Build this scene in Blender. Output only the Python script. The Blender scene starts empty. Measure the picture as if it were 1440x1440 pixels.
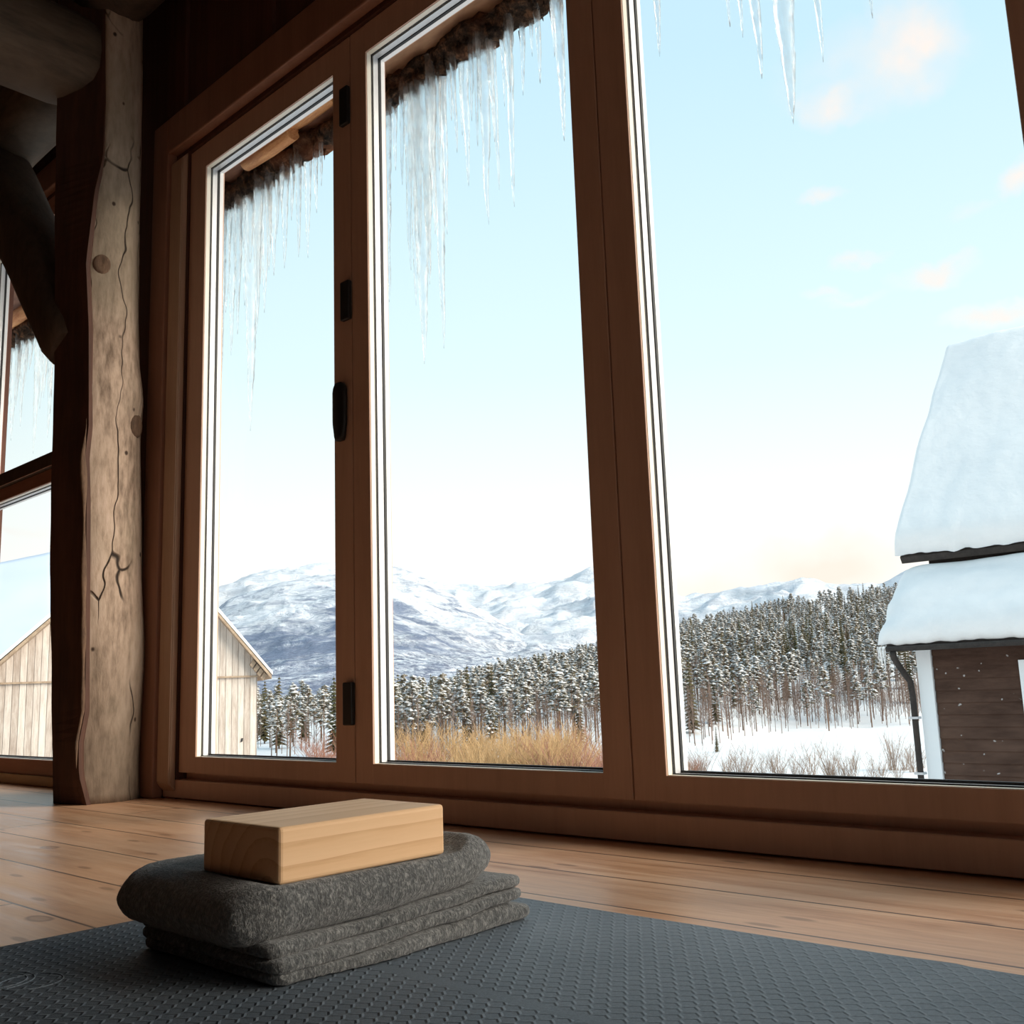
import bpy, bmesh, math, random
import numpy as np
from mathutils import Vector, Matrix, noise
random.seed(7)
PI = math.pi
COL = bpy.context.scene.collection
# ---------------------------------------------------------------- camera
EYE = Vector((0, 0, 0.28))
F = 1425.17
R = Matrix(((0.72381425, 0.14258383, 0.67510205),
            (0.68911976, -0.10012091, -0.71769754),
            (-0.03474023, 0.98470587, -0.17072627)))
cd = bpy.data.cameras.new('camera'); cam = bpy.data.objects.new('camera', cd); COL.objects.link(cam)
cam.matrix_world = Matrix.Translation(EYE) @ R.to_4x4()
cd.sensor_fit = 'HORIZONTAL'; cd.sensor_width = 36; cd.lens = 36 * F / 1440
cd.clip_start = 0.02; cd.clip_end = 20000
bpy.context.scene.camera = cam

def ray(px, py): return R @ Vector((px - 720, -(py - 720), -F))
def on_y(px, py, Y): r = ray(px, py); return EYE + r * (Y / r.y)
def on_x(px, py, X): r = ray(px, py); return EYE + r * (X / r.x)
def tan_az(px, py):
    r = ray(px, py); return r.z / math.hypot(r.x, r.y), math.atan2(r.y, r.x)
def at_r(px, py, d):
    t, a = tan_az(px, py); return Vector((d * math.cos(a), d * math.sin(a), .28 + d * t))

# ---------------------------------------------------------------- helpers
class MB:
    def __init__(s): s.bm = bmesh.new(); s.mi = 0
    def box(s, x0, x1, y0, y1, z0, z1, bev=0.0, seg=2):
        r = bmesh.ops.create_cube(s.bm, size=1)
        vs = r['verts']
        for v in vs:
            v.co = Vector(((x0 + x1) / 2 + v.co.x * (x1 - x0), (y0 + y1) / 2 + v.co.y * (y1 - y0), (z0 + z1) / 2 + v.co.z * (z1 - z0)))
        fs = set(f for v in vs for f in v.link_faces)
        for f in fs: f.material_index = s.mi
        if bev > 0:
            es = list(set(e for v in vs for e in v.link_edges))
            bmesh.ops.bevel(s.bm, geom=es, offset=bev, segments=seg, affect='EDGES', profile=.5)
        return s
    def loft(s, rings, cap=True, closed=True):
        L = [[s.bm.verts.new(p) for p in r] for r in rings]
        n = len(L[0]); m = n if closed else n - 1
        for a, b in zip(L[:-1], L[1:]):
            for i in range(m):
                j = (i + 1) % n
                f = s.bm.faces.new((a[i], a[j], b[j], b[i])); f.smooth = True; f.material_index = s.mi
        if cap:
            for r, rev in ((L[0], True), (L[-1], False)):
                try:
                    f = s.bm.faces.new(list(reversed(r)) if rev else r); f.material_index = s.mi
                except ValueError: pass
        return s
    def tube(s, pts, rad, n=8, cap=True):
        pts = [Vector(p) for p in pts]
        if not hasattr(rad, '__len__'): rad = [rad] * len(pts)
        rings = []
        up = Vector((0, 0, 1))
        for i, p in enumerate(pts):
            d = (pts[min(i + 1, len(pts) - 1)] - pts[max(i - 1, 0)]).normalized()
            u = d.cross(up)
            if u.length < .1: u = d.cross(Vector((0, 1, 0)))
            u.normalize(); w = d.cross(u)
            rings.append([p + (u * math.cos(2 * PI * k / n) + w * math.sin(2 * PI * k / n)) * rad[i] for k in range(n)])
        return s.loft(rings, cap)
    def poly(s, pts, thick):
        """prism from polygon, extruded by vector thick"""
        a = [s.bm.verts.new(Vector(p)) for p in pts]; b = [s.bm.verts.new(Vector(p) + Vector(thick)) for p in pts]
        n = len(a)
        fs = [s.bm.faces.new(a), s.bm.faces.new(list(reversed(b)))]
        for i in range(n): fs.append(s.bm.faces.new((a[i], b[i], b[(i + 1) % n], a[(i + 1) % n])))
        for f in fs: f.material_index = s.mi
        return s
    def build(s, name, mats, parent=None, kind=None):
        bmesh.ops.recalc_face_normals(s.bm, faces=s.bm.faces)
        me = bpy.data.meshes.new(name); s.bm.to_mesh(me); s.bm.free()
        return link(name, me, mats, parent, kind)

def link(name, me, mats, parent=None, kind=None):
    if not isinstance(mats, (list, tuple)): mats = [mats]
    for m in mats:
        if m and m.name not in [x.name for x in me.materials if x]: me.materials.append(m)
    o = bpy.data.objects.new(name, me); COL.objects.link(o)
    if parent:
        o.parent = parent
        # parent may have a location: meshes are written in world space
        o.matrix_parent_inverse = parent_matrix(parent).inverted()
    if kind: o['kind'] = kind
    return o
def parent_matrix(o):
    m = Matrix.Translation(o.location) @ o.rotation_euler.to_matrix().to_4x4()
    if o.parent: m = parent_matrix(o.parent) @ o.matrix_parent_inverse @ m
    return m
def tag(o, label=None, cat=None, group=None, kind=None):
    if label: o['label'] = label
    if cat: o['category'] = cat
    if group: o['group'] = group
    if kind: o['kind'] = kind
    return o
def empty(name, loc, label=None, cat=None, group=None, kind=None):
    o = bpy.data.objects.new(name, None); COL.objects.link(o); o.location = loc; o.empty_display_size = .05
    return tag(o, label, cat, group, kind)
def grid_mesh(name, P, closed_u=False):
    """P: array (n,m,3)"""
    n, m, _ = P.shape
    idx = np.arange(n * m).reshape(n, m)
    if closed_u:
        idx = np.concatenate([idx, idx[:, :1]], axis=1)
    q = np.stack([idx[:-1, :-1], idx[:-1, 1:], idx[1:, 1:], idx[1:, :-1]], -1).reshape(-1, 4)
    return np_mesh(name, P.reshape(-1, 3), q, True)
def np_mesh(name, V, Q, smooth=False, mi=None):
    me = bpy.data.meshes.new(name)
    k = Q.shape[1]
    me.vertices.add(len(V)); me.vertices.foreach_set('co', np.asarray(V, dtype=np.float32).ravel())
    me.loops.add(Q.size); me.loops.foreach_set('vertex_index', Q.astype(np.int32).ravel())
    me.polygons.add(len(Q)); me.polygons.foreach_set('loop_start', np.arange(0, Q.size, k, dtype=np.int32))
    if smooth: me.polygons.foreach_set('use_smooth', np.ones(len(Q), dtype=bool))
    if mi is not None: me.polygons.foreach_set('material_index', mi.astype(np.int32))
    me.update(calc_edges=True); me.validate()
    return me

# ---------------------------------------------------------------- materials
def newmat(name, rough=.6, color=(.5, .5, .5), spec=.5, metal=0):
    m = bpy.data.materials.new(name); m.use_nodes = True
    b = m.node_tree.nodes['Principled BSDF']
    b.inputs['Base Color'].default_value = (*color, 1); b.inputs['Roughness'].default_value = rough
    b.inputs['Specular IOR Level'].default_value = spec; b.inputs['Metallic'].default_value = metal
    return m
class NT:
    def __init__(s, m): s.t = m.node_tree; s.b = s.t.nodes.get('Principled BSDF')
    def n(s, typ, **kw):
        nd = s.t.nodes.new(typ)
        for k, v in kw.items():
            if k.startswith('i_'):
                key = k[2:].replace('_', ' ')
                nd.inputs[key].default_value = v
            else: setattr(nd, k, v)
        return nd
    def l(s, a, b): s.t.links.new(a, b)
    def coord(s, scale=(1, 1, 1), loc=(0, 0, 0), rot=(0, 0, 0), src='Object'):
        tc = s.n('ShaderNodeTexCoord'); mp = s.n('ShaderNodeMapping')
        mp.inputs['Scale'].default_value = scale; mp.inputs['Location'].default_value = loc; mp.inputs['Rotation'].default_value = rot
        s.l(tc.outputs[src], mp.inputs[0]); return mp.outputs[0]
    def noise(s, vec, scale=5, detail=4, rough=.55, dist=0):
        n = s.n('ShaderNodeTexNoise'); n.inputs['Scale'].default_value = scale; n.inputs['Detail'].default_value = detail
        n.inputs['Roughness'].default_value = rough; n.inputs['Distortion'].default_value = dist
        s.l(vec, n.inputs['Vector']); return n.outputs['Fac']
    def ramp(s, fac, stops, interp='LINEAR'):
        r = s.n('ShaderNodeValToRGB'); e = r.color_ramp.elements; r.color_ramp.interpolation = interp
        while len(e) < len(stops): e.new(.5)
        for el, (p, c) in zip(e, stops):
            el.position = p; el.color = (*c, 1) if len(c) == 3 else c
        s.l(fac, r.inputs[0]); return r.outputs[0]
    def mix(s, fac, a, b, mode='MIX'):
        m = s.n('ShaderNodeMix', data_type='RGBA', blend_type=mode)
        for sock, v in ((0, fac), (6, a), (7, b)):
            if isinstance(v, (int, float)): m.inputs[sock].default_value = v
            elif isinstance(v, tuple): m.inputs[sock].default_value = (*v, 1)
            else: s.l(v, m.inputs[sock])
        return m.outputs[2]
    def math(s, op, a, b=0, clamp=False):
        m = s.n('ShaderNodeMath', operation=op, use_clamp=clamp)
        for i, v in enumerate((a, b)):
            if isinstance(v, (int, float)): m.inputs[i].default_value = v
            else: s.l(v, m.inputs[i])
        return m.outputs[0]
    def bump(s, h, strength=.3, dist=.01, prev=None):
        b = s.n('ShaderNodeBump'); b.inputs['Strength'].default_value = strength; b.inputs['Distance'].default_value = dist
        s.l(h, b.inputs['Height'])
        if prev: s.l(prev, b.inputs['Normal'])
        s.l(b.outputs[0], s.b.inputs['Normal']); return b.outputs[0]
    def color(s, c): s.l(c, s.b.inputs['Base Color'])

def g3(r, g, b):  # srgb 0-255 to linear
    f = lambda c: (c / 255 / 12.92) if c / 255 <= .04045 else ((c / 255 + .055) / 1.055) ** 2.4
    return (f(r), f(g), f(b))

def wood(name, c1, c2, stretch=(1, 1, 1), scale=12, rough=.55, bump=.15, spec=.4, fine=1.0):
    m = newmat(name, rough, c1, spec); t = NT(m)
    v = t.coord(stretch)
    a = t.noise(v, scale, 5, .6, .4)
    b = t.noise(v, scale * 6 * fine, 3, .6)
    f = t.math('ADD', t.math('MULTIPLY', a, .65), t.math('MULTIPLY', b, .35))
    t.color(t.ramp(f, [(.34, c2), (.62, c1)]))
    t.bump(f, bump, .004)
    return m

M = {}
M['door'] = wood('stained_door_wood', (.62, .41, .31), (.55, .355, .265), (1, 1, .08), 30, .5, .05)
M['trim'] = wood('stained_trim_wood', (.50, .33, .23), (.42, .27, .18), (1, 1, .06), 25, .5, .08)
M['casing'] = wood('red_brown_casing', (.34, .17, .11), (.27, .13, .085), (1, 1, .06), 25, .5, .08)
M['darkwood'] = wood('dark_red_brown_planks', (.13, .05, .03), (.07, .028, .018), (1, 1, .05), 10, .7, .2)
M['ceilwood'] = wood('dark_ceiling_planks', (.12, .07, .045), (.06, .035, .022), (.1, 1, 1), 10, .8, .2)
M['redwin'] = wood('reddish_window_wood', (.40, .19, .12), (.30, .13, .08), (.1, 1, 1), 14, .5, .1)
M['cream'] = newmat('cream_painted_bead', .4, (.82, .78, .68))
M['white'] = newmat('white_outer_bead', .4, (.9, .9, .9))
M['gasket'] = newmat('black_rubber_gasket', .6, (.012, .012, .014))
M['spacer'] = newmat('grey_aluminium_spacer', .4, (.55, .56, .58), metal=.3)
M['black'] = newmat('black_metal_fitting', .5, (.012, .012, .012))

def m_glass():
    m = newmat('window_glass'); t = NT(m); nt = m.node_tree
    out = nt.nodes['Material Output']; nt.nodes.remove(t.b)
    tr = t.n('ShaderNodeBsdfTransparent'); tr.inputs[0].default_value = (.97, .985, .98, 1)
    gl = t.n('ShaderNodeBsdfGlossy'); gl.inputs['Roughness'].default_value = .0
    fr = t.n('ShaderNodeFresnel'); fr.inputs[0].default_value = 1.25
    ge = t.n('ShaderNodeNewGeometry'); fk = t.math('MULTIPLY', fr.outputs[0], t.math('SUBTRACT', 1, ge.outputs['Backfacing']))
    mx = t.n('ShaderNodeMixShader'); t.l(fk, mx.inputs[0]); t.l(tr.outputs[0], mx.inputs[1]); t.l(gl.outputs[0], mx.inputs[2])
    t.l(mx.outputs[0], out.inputs[0]); return m
M['glass'] = m_glass()

def m_floor():
    m = newmat('pine_floorboards', .38, (.5, .3, .17), .5); t = NT(m)
    v = t.coord((1, 1, 1), (-1.02 + 2.6, -.607 + .155 * 8, 0))
    br = t.n('ShaderNodeTexBrick'); br.offset = .37; br.offset_frequency = 2; br.squash = 1
    for k, val in (('Scale', 1), ('Mortar Size', .0022), ('Mortar Smooth', .1), ('Bias', 0), ('Brick Width', 2.6), ('Row Height', .155)): br.inputs[k].default_value = val
    br.inputs['Color1'].default_value = (0, 0, 0, 1); br.inputs['Color2'].default_value = (1, 1, 1, 1); br.inputs['Mortar'].default_value = (.5, .5, .5, 1)
    t.l(v, br.inputs['Vector'])
    # grain, offset per board
    sep = t.n('ShaderNodeVectorMath', operation='MULTIPLY_ADD')
    t.l(br.outputs['Color'], sep.inputs[0]); sep.inputs[1].default_value = (7, 3, 5)
    v2 = t.coord((1.1, 14, 1)); t.l(v2, sep.inputs[2])
    a = t.noise(sep.outputs[0], 2.2, 6, .6, .8)
    b = t.noise(sep.outputs[0], 14, 4, .6)
    f = t.math('ADD', t.math('MULTIPLY', a, .7), t.math('MULTIPLY', b, .3))
    c = t.ramp(f, [(.3, (.44, .21, .11)), (.48, (.66, .37, .21)), (.68, (.80, .52, .33))])
    c = t.mix(t.math('MULTIPLY', br.outputs['Color'], .4), c, (.56, .29, .15))
    # broad pinkish / pale patches
    p = t.noise(t.coord((1, 1.5, 1)), 3.0, 3, .5)
    c = t.mix(t.math('MULTIPLY', t.ramp(p, [(.45, (0, 0, 0)), (.75, (1, 1, 1))]), .4), c, (.70, .42, .28))
    # knots
    vo = t.n('ShaderNodeTexVoronoi', voronoi_dimensions='2D'); vo.inputs['Scale'].default_value = 1
    vd = t.noise(t.coord((1, 1, 1)), 9, 2, .5)
    kv = t.n('ShaderNodeVectorMath', operation='ADD'); t.l(t.coord((2.6, 4.6, 0), (.35, .1, 0)), kv.inputs[0])
    vm = t.n('ShaderNodeVectorMath', operation='SCALE'); t.l(vd, vm.inputs[0]); vm.inputs[3].default_value = .1; t.l(vm.outputs[0], kv.inputs[1])
    t.l(kv.outputs[0], vo.inputs['Vector'])
    sk = t.n('ShaderNodeSeparateColor'); t.l(vo.outputs['Color'], sk.inputs[0]); kn = t.math('MULTIPLY', t.ramp(vo.outputs['Distance'], [(.035, (.6, .6, .6)), (.055, (1, 1, 1)), (.075, (0, 0, 0))]), t.math('GREATER_THAN', sk.outputs[0], .62))
    c = t.mix(t.math('MULTIPLY', kn, .75), c, (.20, .08, .035))
    # short dark checks
    vo2 = t.n('ShaderNodeTexVoronoi', voronoi_dimensions='2D'); vo2.inputs['Scale'].default_value = 1; t.l(t.coord((4.3, 15, 0), (.7, .3, 0)), vo2.inputs['Vector'])
    sk2 = t.n('ShaderNodeSeparateColor'); t.l(vo2.outputs['Color'], sk2.inputs[0]); ck = t.math('MULTIPLY', t.ramp(vo2.outputs['Distance'], [(.07, (1, 1, 1)), (.12, (0, 0, 0))]), t.math('GREATER_THAN', sk2.outputs[0], .70))
    c = t.mix(t.math('MULTIPLY', ck, .55), c, (.2, .085, .04))
    c = t.mix(br.outputs['Fac'], c, (.08, .035, .018))
    t.color(c)
    t.l(t.ramp(a, [(.3, (.30, .30, .30)), (.7, (.46, .46, .46))]), t.b.inputs['Roughness'])
    n1 = t.bump(f, .12, .002)
    h = t.math('SUBTRACT', 1, br.outputs['Fac']); t.bump(h, .5, .0015, n1)
    return m
M['floor'] = m_floor()

def m_log():
    m = newmat('weathered_log', .75, spec=.25); t = NT(m)
    v = t.coord((1, 1, .13))
    a = t.noise(v, 9, 6, .65, .6); b = t.noise(t.coord((1, 1, .3)), 60, 4, .6)
    big = t.noise(t.coord((1, 1, .7)), 3.5, 3, .5)
    f = t.math('ADD', t.math('MULTIPLY', a, .6), t.math('MULTIPLY', b, .4))
    c = t.ramp(f, [(.36, (.20, .14, .10)), (.5, (.50, .37, .28)), (.64, (.66, .51, .41))])
    c = t.mix(t.ramp(big, [(.4, (0, 0, 0)), (.62, (.6, .6, .6))]), c, (.30, .25, .18))
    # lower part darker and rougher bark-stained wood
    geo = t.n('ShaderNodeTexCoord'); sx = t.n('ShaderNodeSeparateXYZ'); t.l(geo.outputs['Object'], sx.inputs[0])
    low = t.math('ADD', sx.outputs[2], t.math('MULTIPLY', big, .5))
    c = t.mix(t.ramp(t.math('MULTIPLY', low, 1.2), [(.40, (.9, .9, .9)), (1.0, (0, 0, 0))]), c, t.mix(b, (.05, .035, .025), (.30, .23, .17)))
    # long drying cracks
    w = t.n('ShaderNodeTexVoronoi'); w.feature = 'DISTANCE_TO_EDGE'; w.inputs['Scale'].default_value = 1
    dv = t.n('ShaderNodeVectorMath', operation='ADD'); t.l(t.coord((9, 9, .9), (.3, .2, 0)), dv.inputs[0])
    ns = t.n('ShaderNodeVectorMath', operation='SCALE'); nn = t.n('ShaderNodeTexNoise'); nn.inputs['Scale'].default_value = 6; t.l(t.coord((1, 1, 1)), nn.inputs['Vector'])
    t.l(nn.outputs['Color'], ns.inputs[0]); ns.inputs[3].default_value = .7; t.l(ns.outputs[0], dv.inputs[1])
    t.l(dv.outputs[0], w.inputs['Vector'])
    gate = t.ramp(t.noise(t.coord((1, 1, .4)), 4, 2), [(.44, (0, 0, 0)), (.5, (1, 1, 1))])
    cr = t.math('MULTIPLY', t.ramp(w.outputs['Distance'], [(.006, (1, 1, 1)), (.02, (0, 0, 0))]), gate)
    c = t.mix(cr, c, (.03, .02, .015))
    # worm holes
    vo = t.n('ShaderNodeTexVoronoi'); vo.inputs['Scale'].default_value = 13; t.l(t.coord((1, 1, .8)), vo.inputs['Vector'])
    ho = t.ramp(vo.outputs['Distance'], [(.06, (1, 1, 1)), (.1, (0, 0, 0))]); c = t.mix(ho, c, (.05, .03, .02))
    t.color(c)
    h = t.math('SUBTRACT', f, t.math('MULTIPLY', cr, 1.2))
    t.bump(h, .6, .008); return m
M['log'] = m_log()
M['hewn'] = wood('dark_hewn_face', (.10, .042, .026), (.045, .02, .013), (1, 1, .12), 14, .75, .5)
M['beam'] = wood('old_beam_wood', (.13, .09, .06), (.05, .034, .023), (.2, .2, 1), 12, .8, .6)
M['beamdark'] = wood('dark_brace_wood', (.10, .065, .045), (.05, .033, .022), (1, 1, .3), 12, .8, .5)
M['barkedge'] = wood('ragged_inner_bark', (.20, .12, .075), (.07, .042, .028), (1, 1, .3), 30, .9, .9)

def m_mat():
    m = newmat('blue_grey_foam_mat', .62, (.11, .15, .185), .45); t = NT(m)
    v = t.coord((1, 1, 1))
    # embossed little wave pattern, 13 mm pitch, alternate rows shifted
    br = t.n('ShaderNodeSeparateXYZ'); t.l(v, br.inputs[0])
    px = .019; py = .0125
    row = t.math('FLOOR', t.math('DIVIDE', br.outputs[1], py))
    par = t.math('MULTIPLY', t.math('MODULO', t.math('ADD', row, 1000), 2), .5)
    fx = t.math('SUBTRACT', t.math('FRACT', t.math('ADD', t.math('DIVIDE', br.outputs[0], px), par)), .5)
    fy = t.math('SUBTRACT', t.math('FRACT', t.math('DIVIDE', br.outputs[1], py)), .5)
    # bump: chevron shaped ridge
    ax = t.math('ABSOLUTE', fx)
    ch = t.math('ABSOLUTE', t.math('SUBTRACT', fy, t.math('SUBTRACT', .28, t.math('MULTIPLY', ax, 1.1))))
    rid = t.math('SUBTRACT', 1, t.math('MULTIPLY', ch, 4.5), clamp=True)
    gate = t.math('SUBTRACT', 1, t.math('MULTIPLY', t.math('MAXIMUM', t.math('SUBTRACT', ax, .34), 0), 9), clamp=True)
    h = t.math('MULTIPLY', rid, gate)
    # the smooth alignment stripe has no pattern
    st = t.math('ABSOLUTE', t.math('SUBTRACT', br.outputs[1], .692))
    nost = t.math('GREATER_THAN', st, .0085)
    edge = t.math('LESS_THAN', t.math('ABSOLUTE', t.math('SUBTRACT', st, .008)), .0012)
    h = t.math('SUBTRACT', t.math('MULTIPLY', h, nost), t.math('MULTIPLY', edge, .8))
    fine = t.noise(v, 900, 2, .6)
    n1 = t.bump(h, .55, .0022)
    t.bump(fine, .35, .0012, n1)
    n = t.noise(v, 5, 3); sp = t.noise(v, 420, 2, .7)
    c = t.ramp(t.math('ADD', t.math('MULTIPLY', n, .4), t.math('MULTIPLY', sp, .6)), [(.3, (.075, .098, .122)), (.7, (.16, .19, .225))])
    t.color(c); return m
M['mat'] = m_mat()

def m_felt():
    m = newmat('marled_grey_felt', .95, (.12, .125, .13), .15); t = NT(m)
    v = t.coord((1, 1, 1))
    w = t.n('ShaderNodeTexNoise'); w.inputs['Scale'].default_value = 120; w.inputs['Detail'].default_value = 2; t.l(v, w.inputs['Vector'])
    sc = t.n('ShaderNodeVectorMath', operation='SCALE'); t.l(w.outputs['Color'], sc.inputs[0]); sc.inputs[3].default_value = .006
    ad = t.n('ShaderNodeVectorMath', operation='ADD'); t.l(v, ad.inputs[0]); t.l(sc.outputs[0], ad.inputs[1])
    mp = t.n('ShaderNodeMapping'); mp.inputs['Scale'].default_value = (1, 1, .5); t.l(ad.outputs[0], mp.inputs[0])
    f = t.noise(mp.outputs[0], 420, 3, .65); g = t.noise(v, 150, 3, .6); big = t.noise(v, 16, 3)
    s = t.math('ADD', t.math('MULTIPLY', f, .65), t.math('MULTIPLY', g, .35))
    c = t.ramp(s, [(.36, (.03, .033, .036)), (.5, (.10, .103, .105)), (.66, (.36, .36, .35))])
    c = t.mix(.25, c, t.ramp(big, [(.3, (.06, .065, .07)), (.7, (.24, .24, .24))]))
    t.color(c)
    n1 = t.bump(s, .9, .004); t.bump(big, .3, .01, n1)
    t.b.inputs['Sheen Weight'].default_value = .35; t.b.inputs['Sheen Roughness'].default_value = .5
    return m
M['felt'] = m_felt()
def m_block():
    m = newmat('light_pine_block', .55, spec=.2); t = NT(m)
    # growth rings around an axis running along the block
    tc = t.n('ShaderNodeTexCoord'); mp = t.n('ShaderNodeMapping'); t.l(tc.outputs['Object'], mp.inputs[0])
    mp.inputs['Location'].default_value = (.915, .0, -.085); mp.inputs['Rotation'].default_value = (0, 0, 0)
    mp.inputs['Scale'].default_value = (1, .10, 1)
    w = t.n('ShaderNodeTexWave', wave_type='RINGS', rings_direction='Y', wave_profile='SAW'); w.inputs['Scale'].default_value = 17
    w.inputs['Distortion'].default_value = 2.4; w.inputs['Detail'].default_value = 3; w.inputs['Detail Scale'].default_value = 1.2
    t.l(mp.outputs[0], w.inputs['Vector'])
    fi = t.noise(t.coord((1, .05, 1)), 260, 3, .6)
    f = t.math('ADD', t.math('MULTIPLY', w.outputs['Fac'], .6), t.math('MULTIPLY', fi, .4))
    t.color(t.ramp(f, [(.25, (.78, .52, .31)), (.65, (.72, .46, .26)), (.92, (.58, .33, .17))]))
    t.bump(fi, .1, .001)
    return m
M['block'] = m_block()

def m_snow(name='snow', c1=(.78, .79, .81), c2=(.73, .75, .78), scale=3, bump=.25, d=.05):
    m = newmat(name, .75, c1, .2); t = NT(m); v = t.coord()
    f = t.noise(v, scale, 5, .6); t.color(t.ramp(f, [(.3, c2), (.6, c1)])); t.bump(f, bump, d); return m
M['snow'] = m_snow()
M['roofsnow'] = m_snow('roof_snow', (.84, .855, .86), (.80, .82, .83), 5, .35, .05)

def m_mountain(name, rock=(.20, .24, .33), trees=True, zlo=0, amt=1.0):  # aerial haze is put into the pale bluish rock colour
    m = newmat(name, .85, spec=.1); t = NT(m)
    a = t.noise(t.coord((1, 1, 5.0)), .006, 8, .68, 1.0)
    b = t.noise(t.coord((1, 1, 2.2)), .02, 7, .72, .6)
    c_ = t.noise(t.coord((1, 1, 1)), .0022, 3, .5)
    f = t.math('ADD', t.math('ADD', t.math('MULTIPLY', a, .55), t.math('MULTIPLY', b, .45)), t.math('MULTIPLY', t.math('SUBTRACT', c_, .5), .35))
    k = t.ramp(f, [(.485, (0, 0, 0)), (.53, (.45, .45, .45)), (.60, (1, 1, 1))])
    tc = t.n('ShaderNodeTexCoord'); sx = t.n('ShaderNodeSeparateXYZ'); t.l(tc.outputs['Object'], sx.inputs[0])
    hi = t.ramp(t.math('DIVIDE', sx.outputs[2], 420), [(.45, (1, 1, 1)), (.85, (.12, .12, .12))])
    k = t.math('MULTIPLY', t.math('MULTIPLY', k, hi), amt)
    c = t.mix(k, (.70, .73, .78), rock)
    if trees:
        sp = t.noise(t.coord((1, 1, .35)), .09, 3, .8)
        lo = t.ramp(t.math('ADD', t.math('DIVIDE', sx.outputs[2], 200), t.math('MULTIPLY', t.math('SUBTRACT', a, .5), .9)), [(.10, (1, 1, 1)), (.55, (0, 0, 0))])
        tk = t.math('MULTIPLY', t.ramp(sp, [(.42, (0, 0, 0)), (.6, (1, 1, 1))]), lo)
        c = t.mix(tk, c, (.15, .17, .24))
    t.color(c); t.bump(f, 1.0, 25)
    return m
M['mount'] = m_mountain('rocky_snow_mountain')
M['mountfar'] = m_mountain('hazed_far_mountain', (.42, .45, .52), True, amt=.75)  # paler rock colour stands for thicker haze with distance
M['mountsmooth'] = m_snow('shade_blue_snow_slope', (.62, .68, .78), (.58, .65, .76), .01, .2, 3)  # the slope's blue shade is put into its snow colour

def m_tree(name, green, green2, snow_lo=.15, snow_hi=.55):
    m = newmat(name, .9, spec=.1); t = NT(m)
    ob = t.n('ShaderNodeObjectInfo')
    n = t.noise(t.coord((1, 1, 1)), 1.6, 4, .7)
    g = t.mix(n, green, green2)
    g = t.mix(t.math('MULTIPLY', ob.outputs['Random'], .5), g, (.14, .10, .06))
    geo = t.n('ShaderNodeNewGeometry'); sx = t.n('ShaderNodeSeparateXYZ'); t.l(geo.outputs['True Normal'], sx.inputs[0])
    up = t.math('ADD', t.math('ABSOLUTE', sx.outputs[2]) if False else sx.outputs[2], t.math('MULTIPLY', t.math('SUBTRACT', n, .5), .9))
    k = t.ramp(up, [(snow_lo, (0, 0, 0)), (snow_hi, (1, 1, 1))])
    t.color(t.mix(k, g, (.84, .88, .93))); return m
M['needle'] = m_tree('snowy_pine_needles', (.045, .050, .028), (.16, .125, .08), .70, .95)
M['spruce'] = m_tree('dark_spruce_needles', (.030, .036, .018), (.10, .095, .045), 1.0, 1.25)
M['trunk'] = newmat('tree_trunk', .9, (.14, .09, .065), .1)
M['birch'] = newmat('bare_birch_branches', .9, (.20, .145, .12), .1)
M['twig'] = newmat('grey_brown_twigs', .9, (.30, .22, .17), .1)
M['goldtwig'] = newmat('golden_brown_twigs', .9, (.50, .33, .17), .1)
M['redtwig'] = newmat('reddish_twigs', .9, (.34, .17, .12), .1)

def m_ice():
    m = newmat('clear_ice'); t = NT(m); nt = m.node_tree; out = nt.nodes['Material Output']
    b = t.b; b.inputs['Base Color'].default_value = (.99, 1, 1, 1); b.inputs['Roughness'].default_value = .12
    b.inputs['IOR'].default_value = 1.31; b.inputs['Transmission Weight'].default_value = .85
    n = t.noise(t.coord((1, 1, .35)), 60, 4, .6); t.bump(n, .7, .006)
    tr = t.n('ShaderNodeBsdfTransparent'); tr.inputs[0].default_value = (.97, .985, .99, 1)
    mx = t.n('ShaderNodeMixShader'); t.l(t.ramp(n, [(.35, (.25, .25, .25)), (.65, (.85, .85, .85))]), mx.inputs[0])
    t.l(tr.outputs[0], mx.inputs[1]); t.l(b.outputs[0], mx.inputs[2]); t.l(mx.outputs[0], out.inputs[0])
    return m
M['ice'] = m_ice()
M['soffit'] = wood('pine_soffit_boards', (.62, .40, .25), (.36, .21, .13), (.5, 2, 1), 5, .7, .2)
M['soffitdark'] = wood('rusty_soffit_boards', (.33, .17, .11), (.14, .07, .05), (.5, 2, 1), 6, .7, .3)
def m_turf():
    m = newmat('turf_and_bark_edge', .95, spec=.1); t = NT(m)
    f = t.noise(t.coord(), 28, 6, .75); g = t.noise(t.coord((1, 1, 1)), 4, 3)
    c = t.ramp(f, [(.38, (.012, .01, .009)), (.52, (.07, .045, .03)), (.66, (.26, .13, .07))])
    c = t.mix(t.ramp(g, [(.5, (0, 0, 0)), (.65, (.5, .5, .5))]), c, (.30, .10, .04)); t.color(c); t.bump(f, 1, .03); return m
M['turf'] = m_turf()
M['birchbark'] = wood('orange_birch_bark', (.72, .38, .16), (.40, .14, .05), (1, 6, 6), 9, .6, .4)

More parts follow.
